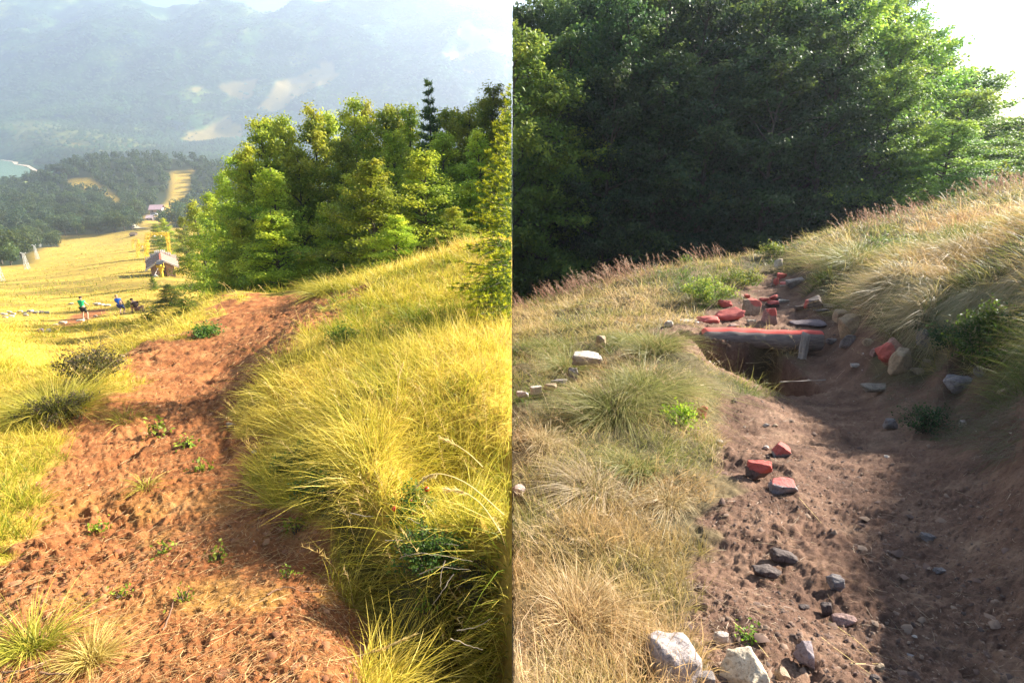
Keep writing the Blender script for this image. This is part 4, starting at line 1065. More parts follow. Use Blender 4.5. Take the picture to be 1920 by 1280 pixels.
# left picture
S(623,926,24,30,"rounded brown stone in the shade of the ditch beside the path", (.40,.27,.15))
S(527,900,13,10,"small tan stone at the lip of the ditch", TAN)
S(431,796,18,11,"pale stone at the right edge of the path", TAN)
S(476,847,12,8,"small white stone at the right edge of the path", PALE)
S(226,667,13,9,"small tan stone at the left edge of the upper path", TAN)
S(760,957,10,14,"tiny buff stone in the ditch under the red berries", TAN)
S(75,619,11,9,"purple grey bag lowest on the meadow below the digging spot", (.4,.32,.42))  # a bag, built with the stone mesh
S(90,619,9,8,"white bag on the meadow right of the purple grey one", (.8,.78,.75))  # second bag, also shaped by the stone mesh
S(149,600,15,5,"flat white slab at the feet of the person in green", (.75,.7,.5))
S(115,604,16,6,"pale flat stone on the left edge of the digging spot", (.7,.6,.4))
S(103,609,10,5,"small pale stone left of the digging spot", (.7,.6,.4))
S(178,592,8,4,"pale stone on the turned soil right of the person in green", (.65,.5,.35))
for i, (u, v) in enumerate(((6,588),(16,584),(24,588),(34,583),(44,586),(55,583),(66,585),(76,584),(86,585),(20,592),(180,570),(190,571),(200,572),(132,569),(48,590),(8,594))):
    S(u, v, random.uniform(8, 14), random.uniform(4, 7), "pale rock of the scattered rocks across the meadow", (.6,.52,.42), grp="pale rocks scattered on the meadow")

# ------------------------------------------------------------------ log, stake and boards
M_PAINT = plain("red_spray_paint", (.66,.10,.08), .8, .25, 14, .004)
def wood_mat(name, col, sx=(3, 3, 40)):
    m, nt, b = nmat(name); tc = nt.nodes.new("ShaderNodeTexCoord"); mp = nt.nodes.new("ShaderNodeMapping"); mp.inputs["Scale"].default_value = sx
    n = nt.nodes.new("ShaderNodeTexNoise"); n.inputs["Scale"].default_value = 3; n.inputs["Detail"].default_value = 8; n.inputs["Roughness"].default_value = .7
    nt.links.new(tc.outputs["Object"], mp.inputs[0]); nt.links.new(mp.outputs[0], n.inputs["Vector"])
    c = ramp(nt, n.outputs[0], [(.3, tuple(q * .45 for q in col)), (.55, col), (.75, tuple(min(1, q * 1.35) for q in col))])
    p = attr(nt, "paint"); pn = nt.nodes.new("ShaderNodeMath"); pn.operation = 'MULTIPLY_ADD'; pn.inputs[1].default_value = .5; nt.links.new(n.outputs[0], pn.inputs[0]); nt.links.new(p.outputs["Fac"], pn.inputs[2])
    pr = ramp(nt, pn.outputs[0], [(.66, (0,0,0)), (.80, (1,1,1))])
    nt.links.new(mix(nt, pr.outputs[0], c.outputs[0], mix(nt, n.outputs[0], (.5,.055,.045), (.78,.16,.12))), b.inputs["Base Color"])
    b.inputs["Roughness"].default_value = .85; b.inputs["Specular IOR Level"].default_value = .2; bump(nt, b, n.outputs[0], .008); return m
M_LOG = wood_mat("weathered_log", (.26,.21,.18), (2, 14, 14))
M_BOARD = wood_mat("weathered_board", (.42,.36,.30), (12, 12, 1.5))
M_SHED = wood_mat("shed_boards", (.34,.22,.16), (2, 2, 2))

def log():
    a, b = Vector(pt(1314, 634, 7.05)), Vector(pt(1543, 638, 6.9)); n, sd_ = 60, 28; ax = b - a; L = ax.length
    V, F, Pn = [], [], []
    for i in range(n):
        t = i / (n - 1); r = .132 + .006 * math.sin(t * 9) + .004 * math.sin(t * 31)
        e = min(t, 1 - t) * L; r *= math.sqrt(max(0, 1 - max(0, 1 - e / .045) ** 2)) * .9 + .1 if e < .045 else 1
        for j in range(sd_):
            th = 2 * math.pi * j / sd_; rr = r * (1 + .035 * math.sin(3 * th + t * 4) + .02 * float(vnoise(t * 25, th * 3, 0, 5)))
            V.append((t * L, -math.cos(th) * rr, math.sin(th) * rr + .012 * math.sin(t * 6))); Pn.append(min(1, max(0, (math.sin(th - .18) - .58) * 3.2)))
    for i in range(n - 1):
        for j in range(sd_): F.append((i*sd_+j, i*sd_+(j+1)%sd_, (i+1)*sd_+(j+1)%sd_, (i+1)*sd_+j))
    me = mesh_np("log", np.array(V), np.array(F), M_LOG, {"paint": np.array(Pn)}, True)
    bm = bmesh.new(); bm.from_mesh(me); bm.verts.ensure_lookup_table()
    bm.faces.new([bm.verts[j] for j in range(sd_)][::-1]); bm.faces.new([bm.verts[(n-1)*sd_+j] for j in range(sd_)]); bm.to_mesh(me); bm.free()
    o = link("log", me); o.location = a; o.rotation_euler = ax.to_track_quat('X', 'Z').to_euler()
    tag(o, "thick weathered log with a red painted top lying across the trench", "log")
log()
def board(u0, v0, Y0, u1, v1, Y1, w, th, label, name="board", cat="board", paint=0.0, mat=None, roll=0.0):
    """a rough plank from one point to another"""
    a, b = Vector(pt(u0, v0, Y0)), Vector(pt(u1, v1, Y1)); ax = b - a; L = ax.length; n = 9; V, P = [], []
    for i in range(n):
        t = i / (n - 1); k = 1 - .18 * (t > .9) - .1 * (t < .1)
        for (x, y) in ((-1,-1),(1,-1),(1,1),(-1,1)):
            V.append((x * w / 2 * k + .004 * math.sin(t * 13 + x), y * th / 2, t * L + .012 * x * (t > .95))); P.append(paint)
    F = [(4*i+j, 4*i+(j+1)%4, 4*i+4+(j+1)%4, 4*i+4+j) for i in range(n-1) for j in range(4)]
    me = mesh_np(name, np.array(V), np.array(F), mat or M_BOARD, {"paint": np.array(P)})
    bm = bmesh.new(); bm.from_mesh(me); bm.verts.ensure_lookup_table(); bm.faces.new([bm.verts[j] for j in (3,2,1,0)]); bm.faces.new([bm.verts[4*n-4+j] for j in range(4)]); bm.to_mesh(me); bm.free()
    o = link(name, me); o.location = a; q = ax.to_track_quat('Z', 'Y'); o.rotation_euler = (q.to_matrix().to_4x4() @ Matrix.Rotation(roll, 4, 'Z')).to_euler(); return tag(o, label, cat)
board(1502, 682, 6.62, 1512, 624, 6.72, .10, .03, "short upright board nailed against the right end of the log", "stake", "stake", roll=.2)
board(1272, 602, 7.6, 1312, 603, 7.7, .14, .03, "pale weathered board lying behind the left end of the log")
board(1306, 604, 7.6, 1318, 630, 7.3, .06, .03, "short pale stick leaning at the left end of the log", "stick", "stick")
board(1326, 682, 5.9, 1364, 742, 5.05, .10, .04, "slanting red painted board on the left wall of the pit", paint=.42, roll=.7)
board(1240, 712, 5.1, 1252, 735, 4.95, .02, .02, "thin stick lying in the left grass near the green tuft", "stick", "stick")
board(1548, 712, 5.2, 1462, 716, 5.1, .007, .007, "thin dry stick lying on the rim of the pit", "stick", "stick")

# ------------------------------------------------------------------ shrubs and small plants
def shrub_parts(seed, R, Ht, n, leaf, cols, stems=26, berries=0):
    g = np.random.default_rng(seed); paths, P, Nn, C = [], [], [], []; cols = np.array(cols)
    for i in range(stems):
        a = g.random() * 6.28; r = R * math.sqrt(g.random()); tip = np.array([r * math.cos(a), r * math.sin(a), Ht * (1 - .55 * (r / R) ** 2) * g.uniform(.65, 1.1)])
        b = np.array([tip[0] * .25, tip[1] * .25, 0]); m = (b + tip) / 2 + np.array([0, 0, Ht * .12]) + g.normal(size=3) * .03 * R
        paths.append((np.stack([b, m, tip]), [.004, .003, .0015]))
        k = n // stems; w = .35 + .65 * g.random(k); Q = np.stack([np.interp(w, [0, .5, 1], [b[j], m[j], tip[j]]) for j in range(3)], 1) + g.normal(size=(k, 3)) * leaf * 1.1
        P.append(Q); Nn.append(g.normal(size=(k, 3)) * .7 + [0, 0, .7]); t = np.clip(w * .8 + g.normal(size=k) * .2, 0, .999) * (len(cols) - 1); ii = t.astype(int); f = (t - ii)[:, None]; C.append(cols[ii] * (1 - f) + cols[np.minimum(ii + 1, len(cols) - 1)] * f)
    P, Nn, C = map(np.concatenate, (P, Nn, C)); P[:, 2] = np.maximum(P[:, 2], .005)
    me = leaves_mesh("leaves", P, Nn, g.uniform(.7, 1.3, len(P)) * leaf, C, M_LEAF, .6, g); V, F = tubes(paths, 3)
    return mesh_np("stems", V, F, M_BARK, smooth=True), me, P
def shrub(u, v, w, h, label, cols, n=900, leaf=.018, cat="shrub", name="shrub", Y=None, stems=26, berries=0, seed=None):
    side = LEFT if u < 960 else RIGHT
    p = hit(u, v + h * .4); R = w / FPX * p.y / 2; Ht = max(.05, h / FPX * p.y * .95); sm, lm, P = shrub_parts(seed or int(u + v), R, Ht, n, leaf, cols, stems)
    loc = (p.x, p.y + R * .4, float(H(side, p.x, p.y + R * .4)) - .01); root = empty(name, loc, label, cat)
    for nm, me in (("stems", sm), ("leaves", lm)):
        o = link(nm, me, root)
        if abs(p.x) < R * 1.3:
            class T: pass
            t = T(); t.data = me; t.matrix_world = Matrix.Translation(loc); clip_mesh(t, side); o.data = t.data
    for k in range(berries):
        q = P[int(RNG.integers(len(P)))]; bm = bmesh.new(); bmesh.ops.create_icosphere(bm, subdivisions=2, radius=.011 * RNG.uniform(.8, 1.3)); me = bpy.data.meshes.new("berry"); bm.to_mesh(me); bm.free(); me.materials.append(M_BERRY)
        b = link("berry", me, root); b.location = (q[0], q[1] - .01, q[2] + .012)
    return root
M_BERRY = plain("red_berry", (.6,.03,.015), .35, .2, 30, spec=.5)
GRN = [(.025,.07,.012),(.06,.13,.02),(.16,.24,.03)]; YG = [(.04,.10,.015),(.14,.20,.025),(.36,.36,.05)]; DKG = [(.012,.04,.015),(.025,.065,.02),(.07,.12,.03)]
HEA = [(.07,.06,.02),(.14,.15,.03),(.22,.14,.09)]
shrub(1335,548,110,60,"leafy yellow green bilberry shrub left of the red painted stones", YG, 2600, .032)
shrub(1395,525,90,36,"smaller bilberry shrub on the far rim of the trench", YG, 1500, .034)
shrub(1885,615,190,150,"big dark glossy bilberry shrub on the right bank", GRN, 5200, .026, stems=60)
shrub(1800,660,120,60,"low dark green plant hanging under the big bilberry shrub", DKG, 1300, .024)
shrub(1275,782,80,40,"bright yellow green grass tuft plant beside the red fronted stone", [(.10,.26,.01),(.30,.45,.02),(.5,.55,.05)], 700, .03)
shrub(1408,1192,44,22,"tiny bright green sprig behind the cream boulder", [(.12,.30,.02),(.3,.5,.04)], 90, .016, "plant", "sprig", stems=10)
shrub(1760,792,150,60,"patch of dark green sprigs in the shaded trench", DKG, 1200, .018, "plant", "sprig", stems=40)
shrub(1455,470,60,26,"low green bush on the ridge above the trench end", YG, 700, .05)
shrub(1290,488,26,20,"small fern like plant on the left ridge", YG, 260, .04, "plant", "fern")
shrub(1180,505,40,26,"yellow green fern among the brown seed heads on the ridge", YG, 300, .04, "plant", "fern")
shrub(1880,330,34,60,"young leafy sapling standing on the right ridge", YG, 240, .07, "plant", "sapling", stems=9)
shrub(1735,632,70,60,"dark moss green plant beside the grey angular stone", DKG, 500, .02, "plant", "moss_cushion")
shrub(155,690,150,90,"brown and green heather cushion at the left of the path", HEA, 3200, .022, stems=70)
shrub(90,770,170,70,"low heather under the big tuft at the left edge of the path", HEA, 2600, .018, stems=60)
shrub(600,915,130,90,"green bilberry in the ditch right of the path", GRN, 1500, .018)
shrub(560,868,130,80,"dark green plants under the grass edge at the start of the ditch", GRN, 1300, .02)
shrub(760,945,130,90,"lingonberry plant with red berries in the ditch", GRN, 1400, .017, berries=8)
shrub(800,1060,200,140,"green bilberry among pale twigs in the ditch", GRN, 2400, .014, stems=50)
shrub(900,1120,150,110,"low heather at the right foot of the grass bank", HEA, 1500, .012, stems=40)
shrub(800,1135,40,80,"single upright light green sprig in the ditch", [(.12,.26,.02),(.3,.45,.04)], 60, .016, "plant", "sprig", stems=3)
shrub(380,622,70,22,"dark green bilberry patch on the crest left of the upper path", GRN, 800, .035)
shrub(640,630,70,36,"yellow leafed plant in the shaded hollow of the bank", YG, 500, .03)
shrub(285,592,40,26,"light green weed at the edge of the crest", YG, 220, .07, "plant", "weed")
for k, (u, v, w, h) in enumerate(((340,1112,40,40),(226,1112,30,26),(410,1040,22,22),(540,1075,30,24),(305,1030,40,26),(552,985,40,40),(378,872,22,26),(290,800,24,40),(352,830,20,24),(185,985,22,18))):
    shrub(u, v, w, h, ("yellow green weed with curled leaves at the bottom of the path","small weed left of the curled yellow one","tiny round green weed in the middle of the path","small green tuft on the lower right of the path","spiky pale green tuft in the lower left of the path","green sprig at the right border of the lower path","tiny light green weed on the middle of the path","tall thin green weed on the upper left of the path","tiny green weed left of the middle of the path","tiny dark green weed on the left of the path")[k], [(.14,.22,.02),(.35,.4,.04)], 60, .014 * hit(u, v).y / 1.6, "weed", "weed", stems=9)
# big tussocks
def tussock(u, v, w, h, label, cols, tips, n=900, lean=(0,0,0)):
    side = LEFT if u < 960 else RIGHT; p = hit(u, v + h * .35); R = w / FPX * p.y / 2; Ht = h / FPX * p.y
    a = RNG.random(n) * 6.283; r = np.sqrt(RNG.random(n)); out = np.stack([np.cos(a), np.sin(a), 0 * a], 1)
    X = p.x + out[:, 0] * r * R * .6; Yy = p.y + R * .3 + out[:, 1] * r * R * .6
    P = np.stack([X, Yy, H(side, X, Yy)], 1); D = unit(out * r[:, None] * .8 + [0, 0, .95] + RNG.normal(size=(n, 3)) * .34); L = RNG.uniform(.3, 1.12, n) * math.hypot(R, Ht) * .95
    t = RNG.random(n); V, cc, F, m = blades(P, D, L, np.maximum(.003, .00055 * Yy), out * .5 * r[:, None] + np.array(lean) + np.array([0, 0, -.55]) * RNG.uniform(.5, 1.3, (n, 1)), lerp_cols(t, cols), 4, lerp_cols(t, tips))
    ok = ((V[:, :, 0] * side) > .004).all(1); V, cc = V[ok], cc[ok]; k = len(V); root = empty("grass_tussock", (p.x, p.y, p.z), label, "grass tussock")
    me = mesh_np("grass_tussock", (V - np.array([p.x, p.y, p.z])).reshape(-1, 3), (np.arange(k)[:, None, None] * m + F[None]).reshape(-1, 3), M_GRASS, {"Col": cc.reshape(-1, 3)})
    tag(link("blades", me, root), kind="stuff")
LG, LGT = [(.14,.2,.015),(.34,.32,.03)], [(.5,.42,.04),(.8,.6,.12)]; RG, RGT = [(.07,.12,.02),(.2,.2,.05)], [(.3,.32,.08),(.6,.48,.22)]
tussock(612,535,95,45,"rounded tussock of pale yellow grass at the top of the path beside the beeches", LG, LGT, 1300)
tussock(85,745,190,120,"large spreading yellow tussock at the left of the path", LG, LGT, 1700)
tussock(45,1165,150,170,"tall thin yellow tussock in the bottom left corner", LG, LGT, 420)
tussock(160,1215,130,90,"sprawling dry tussock at the bottom left of the path", [(.34,.26,.05),(.5,.36,.08)], [(.6,.45,.12),(.75,.56,.2)], 500)
tussock(232,775,70,50,"thin green tuft on the upper left part of the dug path", LG, LGT, 160)
tussock(270,900,60,50,"thin green tuft in the middle of the dug path", LG, LGT, 120)
tussock(1225,705,170,110,"big overhanging green and straw tussock left of the pit", RG, RGT, 2000, (.25, -.1, -.1))
tussock(1150,745,200,110,"dark rooted tussock spreading below the pale block", RG, RGT, 1500, (-.2, -.2, 0))
tussock(1060,668,130,80,"rounded green tussock above the line of stones", RG, RGT, 1000, (-.3, -.1, 0))
tussock(1235,640,120,60,"straw tipped tussock at the left end of the log", RG, RGT, 1300, (.1, -.1, 0))
tussock(1610,470,130,80,"long haired tussock at the start of the right bank", RG, RGT, 1200, (-.4, 0, -.1))
tussock(1100,900,180,110,"flattened pale straw tussock in the left grass", [(.30,.24,.12),(.42,.32,.18)], [(.55,.43,.27),(.7,.55,.36)], 1000, (-.5, -.1, -.2))
tussock(1080,1130,260,170,"wide tangle of dry orange grass at the lower left of the right photo", [(.28,.19,.08),(.40,.28,.12)], [(.55,.38,.16),(.7,.52,.28)], 1300, (-.1, -.1, -.1))

def twig(pts, label, r=.002, grp="pale dead twigs in the ditch", mat=None, name="twig"):
    Q = np.array([tuple(pt(u, v, Y)) for u, v, Y in pts]); k = len(Q); t = np.linspace(0, k - 1, 4 * k); R = np.stack([np.interp(t, range(k), Q[:, j]) for j in range(3)], 1)
    R += RNG.normal(size=R.shape) * r * .6; V, F = tubes([(R - R[0], np.linspace(r, r * .45, len(R)))], 5); o = link(name, mesh_np(name, V, F, mat or M_TWIG, smooth=True)); o.location = R[0]
    return tag(o, label, "twig", grp)
for (pts, lab) in (([(722,1012,1.92),(790,1014,1.88),(860,1022,1.84)],"pale dead twig, topmost of the curved ones in the ditch"),([(750,1045,1.8),(790,1036,1.77),(840,1043,1.75),(885,1052,1.74)],"pale dead twig bowed upward in the ditch"),
    ([(786,1076,1.7),(820,1062,1.68),(880,1068,1.66)],"pale dead twig lying below the bowed twig"),([(850,1075,1.66),(832,1105,1.62),(811,1133,1.6)],"pale dead twig slanting down to the left in the ditch"),
    ([(835,1048,1.72),(827,1075,1.69),(826,1100,1.66)],"short pale dead twig standing nearly upright in the ditch"),([(657,962,2.1),(690,968,2.06),(700,968,2.05)],"pale curved dead twig at the top of the ditch"),
    ([(856,1182,1.5),(890,1176,1.48),(920,1160,1.47)],"thin pale twig near the lower right corner of the left photo"),([(845,1197,1.47),(875,1208,1.45),(905,1217,1.44)],"pale twig with a broken end at the lower right of the ditch"),
    ([(770,973,2.0),(790,985,1.96),(805,1000,1.93)],"pale twig bent down beside the berries")):
    twig(pts, lab)
for (pts, lab) in (([(0,1258,1.32),(60,1255,1.33),(88,1240,1.35)],"dark root curving over the soil in the bottom left corner"),([(75,1262,1.31),(130,1263,1.31)],"short grey root lying straight in the bottom left corner"),([(305,1180,1.55),(322,1140,1.64),(328,1118,1.7)],"thin dark root sticking out of the soil near the yellow weed"),([(500,1115,1.75),(530,1100,1.78),(575,1108,1.76),(620,1104,1.78)],"long thin root lying over the lower path")):
    twig([(u, v, hit(u, v).y - .02) for u, v, Y in pts], lab, .004, None, plain("root", (.22,.12,.07), .9), "root")

# ------------------------------------------------------------------ shed, gantries, pylons
M_YEL = plain("yellow_painted_steel", (.72,.47,.03), .5, .15, 2, spec=.4)
M_WHT = plain("pale_galvanised_steel", (.55,.55,.52), .6, .15, 2)
M_FASC = plain("pale_fascia", (.62,.55,.5), .8, .1, 2); M_ORR = plain("orange_ridge_cap", (.6,.12,.06), .7, .15, 2); M_DKM = plain("dark_metal", (.06,.06,.06), .6, .2, 4)
def beam(bm, a, b, w, h=None):
    a, b = Vector(a), Vector(b); d = b - a; M = Matrix.Translation((a + b) / 2) @ d.to_track_quat('Z', 'Y').to_matrix().to_4x4()
    bmesh.ops.create_cube(bm, size=1, matrix=M @ Matrix.Diagonal((w, h or w, d.length, 1)))
def bmo(name, bm, mat, parent=None, kind=None):
    me = bpy.data.meshes.new(name); bm.to_mesh(me); bm.free(); me.materials.append(mat); o = link(name, me, parent)
    if kind: o["kind"] = kind
    return o
def lattice(bm, a, b, w0, w1, n, r, ax=Vector((1,0,0)), ay=Vector((0,1,0))):
    a, b = Vector(a), Vector(b); cs = []
    for i in range(n + 1):
        t = i / n; c = a.lerp(b, t); w = (w0 * (1 - t) + w1 * t) / 2; cs.append([c + ax * sx * w + ay * sy * w for sx, sy in ((-1,-1),(1,-1),(1,1),(-1,1))])
    for j in range(4): beam(bm, cs[0][j], cs[-1][j], r * 1.5)
    for i in range(n):
        for j in range(4):
            k = (j + 1) % 4; beam(bm, cs[i][j], cs[i+1][k] if i % 2 else cs[i+1][j], r) if i % 2 else beam(bm, cs[i][k], cs[i+1][j], r)
        for j in range(4): beam(bm, cs[i+1][j], cs[i+1][(j+1)%4], r)

def shed():
    Y = 71; base = hit(309, 524); base = Vector(pt(309, 524, Y)); base.z = float(H(LEFT, base.x, Y))
    root = empty("wooden_shed", base, "weathered wooden lift shed with a gabled plank roof and orange ridge", "shed", None, math.radians(31))
    az = float(pt(309, 487, Y)[2]) - base.z; ez = float(pt(309, 503, Y)[2]) - base.z; hw = 1.78; L = 6.4; rise = az - ez
    # roof planks run from ridge to eave, ragged at the back
    g = np.random.default_rng(3); slopes = {}
    for s in (-1, 1):
        k = 0; y = 0
        while y < L:
            w = .30; bm = bmesh.new(); e = g.uniform(-.05, .12) if y < L - 2.2 else g.uniform(-.1, .25); zz = g.uniform(0, .03)
            a = Vector((s * .02, y + w / 2, az + zz)); b = Vector((s * (hw + e), y + w / 2, az - rise * (hw + e) / hw + zz)); d = b - a
            M = Matrix.Translation((a + b) / 2) @ d.to_track_quat('Z', 'X').to_matrix().to_4x4(); bmesh.ops.create_cube(bm, size=1, matrix=M @ Matrix.Diagonal((.04, w * .93, d.length, 1))); bmo("roof_board", bm, M_SHED, root); y += w
    bm = bmesh.new(); beam(bm, (0, -.02, az + .07), (0, L * .62, az + .07), .22, .08); bmo("ridge_cap", bm, M_ORR, root)
    for s in (-1, 1):
        bm = bmesh.new(); beam(bm, (s*.03, -.06, az - .02), (s * (hw + .1), -.06, ez - .08), .06, .2); bmo("fascia_board", bm, M_FASC, root)
    # snow fence battens standing at the back of the roof
    for s in (-1, 1):
        bm = bmesh.new()
        for k in range(9):
            x = s * (.15 + k * .2); zz = az - rise * abs(x) / hw; beam(bm, (x, L - .9 + .02 * k, zz), (x, L - .7, zz + .42 + .1 * ((k * 7) % 3)), .13, .03)
        beam(bm, (s*.1, L-.85, az + .2), (s*1.9, L-.85, ez + .22), .06, .05)
        bmo("batten_row", bm, M_FASC, root, "stuff")
    ww = 1.28
    for s in (-1, 1):
        for k in range(3):
            x = s * (ww - .16 - k * .30); top = az - rise * abs(x) / hw - .12
            bm = bmesh.new(); beam(bm, (x, .35, -.3), (x, .35, top), .285, .04); bmo("wall_board", bm, M_SHED, root)
        for k in range(16):
            y = .5 + k * .36; bm = bmesh.new(); beam(bm, (s * ww, y, -1.2), (s * ww, y, az - rise * ww / hw - .1), .04, .34); bmo("wall_board", bm, M_SHED, root)
    bm = bmesh.new(); beam(bm, (0, L - .6, -.8), (0, L - .6, az - .2), 2.4, .05); bmo("back_wall", bm, M_SHED, root)
    bm = bmesh.new(); beam(bm, (-1.3, -.3, -.1), (-.35, .2, 1.4), .06); bmo("brace", bm, M_FASC, root)
    # yellow drive post in the open gable
    p = base + Vector((.12, -.55, 0)); r2 = empty("lift_post", p, "short yellow lift post with a wheel in front of the shed gable", "post")
    bm = bmesh.new(); beam(bm, (0,0,-.2), (0,0,1.75), .26); bmo("column", bm, M_YEL, r2)
    bm = bmesh.new(); beam(bm, (-.45,0,1.45), (.45,0,1.45), .2); beam(bm, (-.35,0,1.0), (0,0,1.4), .1); beam(bm, (.35,0,1.0), (0,0,1.4), .1); beam(bm, (-.4,0,1.5), (-.5,0,2.0), .08); beam(bm, (.4,0,1.5), (.5,0,2.0), .08); bmo("crosshead", bm, M_YEL, r2)
    bm = bmesh.new(); bmesh.ops.create_cone(bm, cap_ends=True, segments=20, radius1=.55, radius2=.55, depth=.1, matrix=Matrix.Translation((0,.1,1.95)) @ Matrix.Rotation(.25, 4, 'X')); bmo("wheel", bm, M_DKM, r2)
    bm = bmesh.new(); beam(bm, (0,0,-.25), (0,0,.05), .7); bmo("footing", bm, M_YEL, r2)
    bm = bmesh.new(); bmesh.ops.create_icosphere(bm, subdivisions=2, radius=.3, matrix=Matrix.Diagonal((.8,.6,1,1)));
    for v in bm.verts: v.co += Vector(RNG.normal(size=3)) * .03
    o = bmo("sack", bm, M_WHT); o.location = p + Vector((-.75, -.1, .15)); tag(o, "small white sack lying at the foot of the yellow lift post", "sack")
shed()

def gantry(uL, uR, vtop, ufL, ufR, vfoot, label, lat=True, thin=.3, drop=0):
    f = hit(ufL, vfoot); Y = f.y; zt = float(pt(uL, vtop, Y)[2]); k = Y / FPX
    xl, xr = float(pt(uL, vtop, Y)[0]), float(pt(uR, vtop, Y)[0]); fl, fr = float(pt(ufL, vfoot, Y)[0]), float(pt(ufR, vfoot, Y)[0]); zr = float(H(LEFT, fr, Y))
    root = empty("lift_gantry", (f.x, Y, f.z), label, "gantry"); o = Vector((f.x, Y, f.z)); w = thin
    for (a, b, zb) in ((fl, xl, f.z), (fr, xr, zr)):
        bm = bmesh.new(); lattice(bm, Vector((a, Y, zb - .3)) - o, Vector((b, Y, zt)) - o, w, w * 1.5, 8, w * .09); bmo("leg", bm, M_YEL, root)
    bm = bmesh.new(); lattice(bm, Vector((xl - w * .5, Y, zt - w * .4)) - o, Vector((xr + w * .5, Y, zt - w * .4)) - o, w * 1.3, w * 1.3, 8, w * .09, Vector((0,0,1)), Vector((0,1,0))); bmo("cross_beam", bm, M_YEL, root)
    bm = bmesh.new()
    for (xa, s) in ((xl, 1), (xr, -1)): beam(bm, Vector((xa, Y, zt - w * 3.5)) - o, Vector((xa + s * w * 2.6, Y, zt - w * .9)) - o, w * .4)
    bmo("corner_brace", bm, M_YEL, root, "stuff")
    for t in (.34, .68):
        bm = bmesh.new(); q = Vector((xl + (xr - xl) * t, Y, zt - w * 1.6)) - o; bmesh.ops.create_cone(bm, cap_ends=True, segments=12, radius1=w*.5, radius2=w*.5, depth=w*.25, matrix=Matrix.Translation(q) @ Matrix.Rotation(math.pi/2, 4, 'Y')); bmo("pulley", bm, M_WHT, root)
gantry(276, 313, 437, 272, 320, 490, "large yellow lattice gantry of the ski lift behind the shed", thin=.30)
gantry(259, 277, 457, 257, 276, 483, "smaller yellow gantry seen left behind the large one", thin=.30)
gantry(249, 259, 449, 248, 258, 466, "faint farthest yellow gantry beyond the two others", thin=.3)
def pylon(u, vt, vb, w, label):
    f = hit(u, vb); h = float(pt(u, vt, f.y)[2]) - f.z; root = empty("lift_pylon", f, label, "pylon"); wb = w * .62 / FPX * f.y
    bm = bmesh.new(); lattice(bm, (0,0,-.4), (0,0,h), wb, wb * .35, 5, wb * .045); bmo("mast", bm, M_WHT, root)
    bm = bmesh.new(); beam(bm, (-wb*.8, 0, h + wb*.25), (-wb*.15, 0, h - .1), wb*.11); beam(bm, (wb*.8, 0, h + wb*.25), (wb*.15, 0, h - .1), wb*.11); beam(bm, (-wb*.8, 0, h), (wb*.8, 0, h), wb*.09); bmo("cross_arm", bm, M_WHT, root)
    for s in (-1, 1):
        bm = bmesh.new(); beam(bm, (s*wb*.8, -wb*.35, h - wb*.05), (s*wb*.8, wb*.35, h - wb*.05), wb*.09); bmo("roller_bracket", bm, M_DKM, root)
pylon(3, 462, 527, 13, "tallest pale lattice pylon cut off by the left edge of the picture")
pylon(52, 475, 505, 11, "pale lattice pylon with spread arms second from the left")
pylon(71, 460, 486, 8, "small pale pylon at the edge of the wood, third from the left")
pylon(76, 440, 463, 5, "tiny farthest pale pylon in the cut through the trees")

def track():
    m = plain("pale_gravel", (.55,.45,.30), .95, .15, .5); L = [(232,398),(240,412),(248,422),(258,428),(275,429)]
    P = [hit(u, v) for u, v in L]; V, F = [], []
    for i, p in enumerate(P):
        w = 1.6
        for s in (-1, 1): V.append((p.x + s * w, p.y, float(H(LEFT, p.x + s * w, p.y)) + .25))
    for i in range(len(P) - 1): F.append((2*i, 2*i+1, 2*i+3, 2*i+2))
    me = bpy.data.meshes.new("track"); me.from_pydata(V, [], F); me.materials.append(m); tag(link("gravel_track", me), kind="structure")
track()
def hut(u, v, w, h, d, label, wall, roof, name="hut", cat="hut", ridge_x=True):
    p = hit(u, v + h / 2); k = p.y / FPX; W_, H_ = w * k, h * k; root = empty(name, p, label, cat, None, .25)
    bm = bmesh.new(); bmesh.ops.create_cube(bm, size=1, matrix=Matrix.Translation((0,0,H_*.25)) @ Matrix.Diagonal((W_*.86, d*.9, H_*.7, 1))); bmo("wall", bm, plain(name+"_wall", wall, .9, .1, 1), root)
    for s in (-1, 1):
        bm = bmesh.new(); a, b = Vector((0, 0, H_ * 1.02)), Vector((0, s * d * .62, H_ * .5)) ; M = Matrix.Translation((a + b) / 2) @ (b - a).to_track_quat('Z', 'X').to_matrix().to_4x4()
        bmesh.ops.create_cube(bm, size=1, matrix=M @ Matrix.Diagonal((.12, W_, (b-a).length, 1))); bmo("roof_slope", bm, plain(name+"_roof", roof, .8, .15, 1), root)
    for s in (-.25, .25):
        bm = bmesh.new(); bmesh.ops.create_cube(bm, size=1, matrix=Matrix.Translation((W_ * s, -d*.452, H_*.28)) @ Matrix.Diagonal((W_*.14, .06, H_*.22, 1))); bmo("window", bm, M_DKM, root)
    return root
hut(296, 392, 22, 14, 7, "purple roofed chalet at the foot of the wood", (.45,.35,.33), (.38,.25,.27))
hut(283, 408, 12, 9, 5, "low pinkish outbuilding below the purple roofed chalet", (.55,.42,.38), (.45,.33,.32))
hut(251, 439, 10, 6, 3, "small dark brown hut on the meadow end", (.10,.07,.05), (.12,.08,.05))
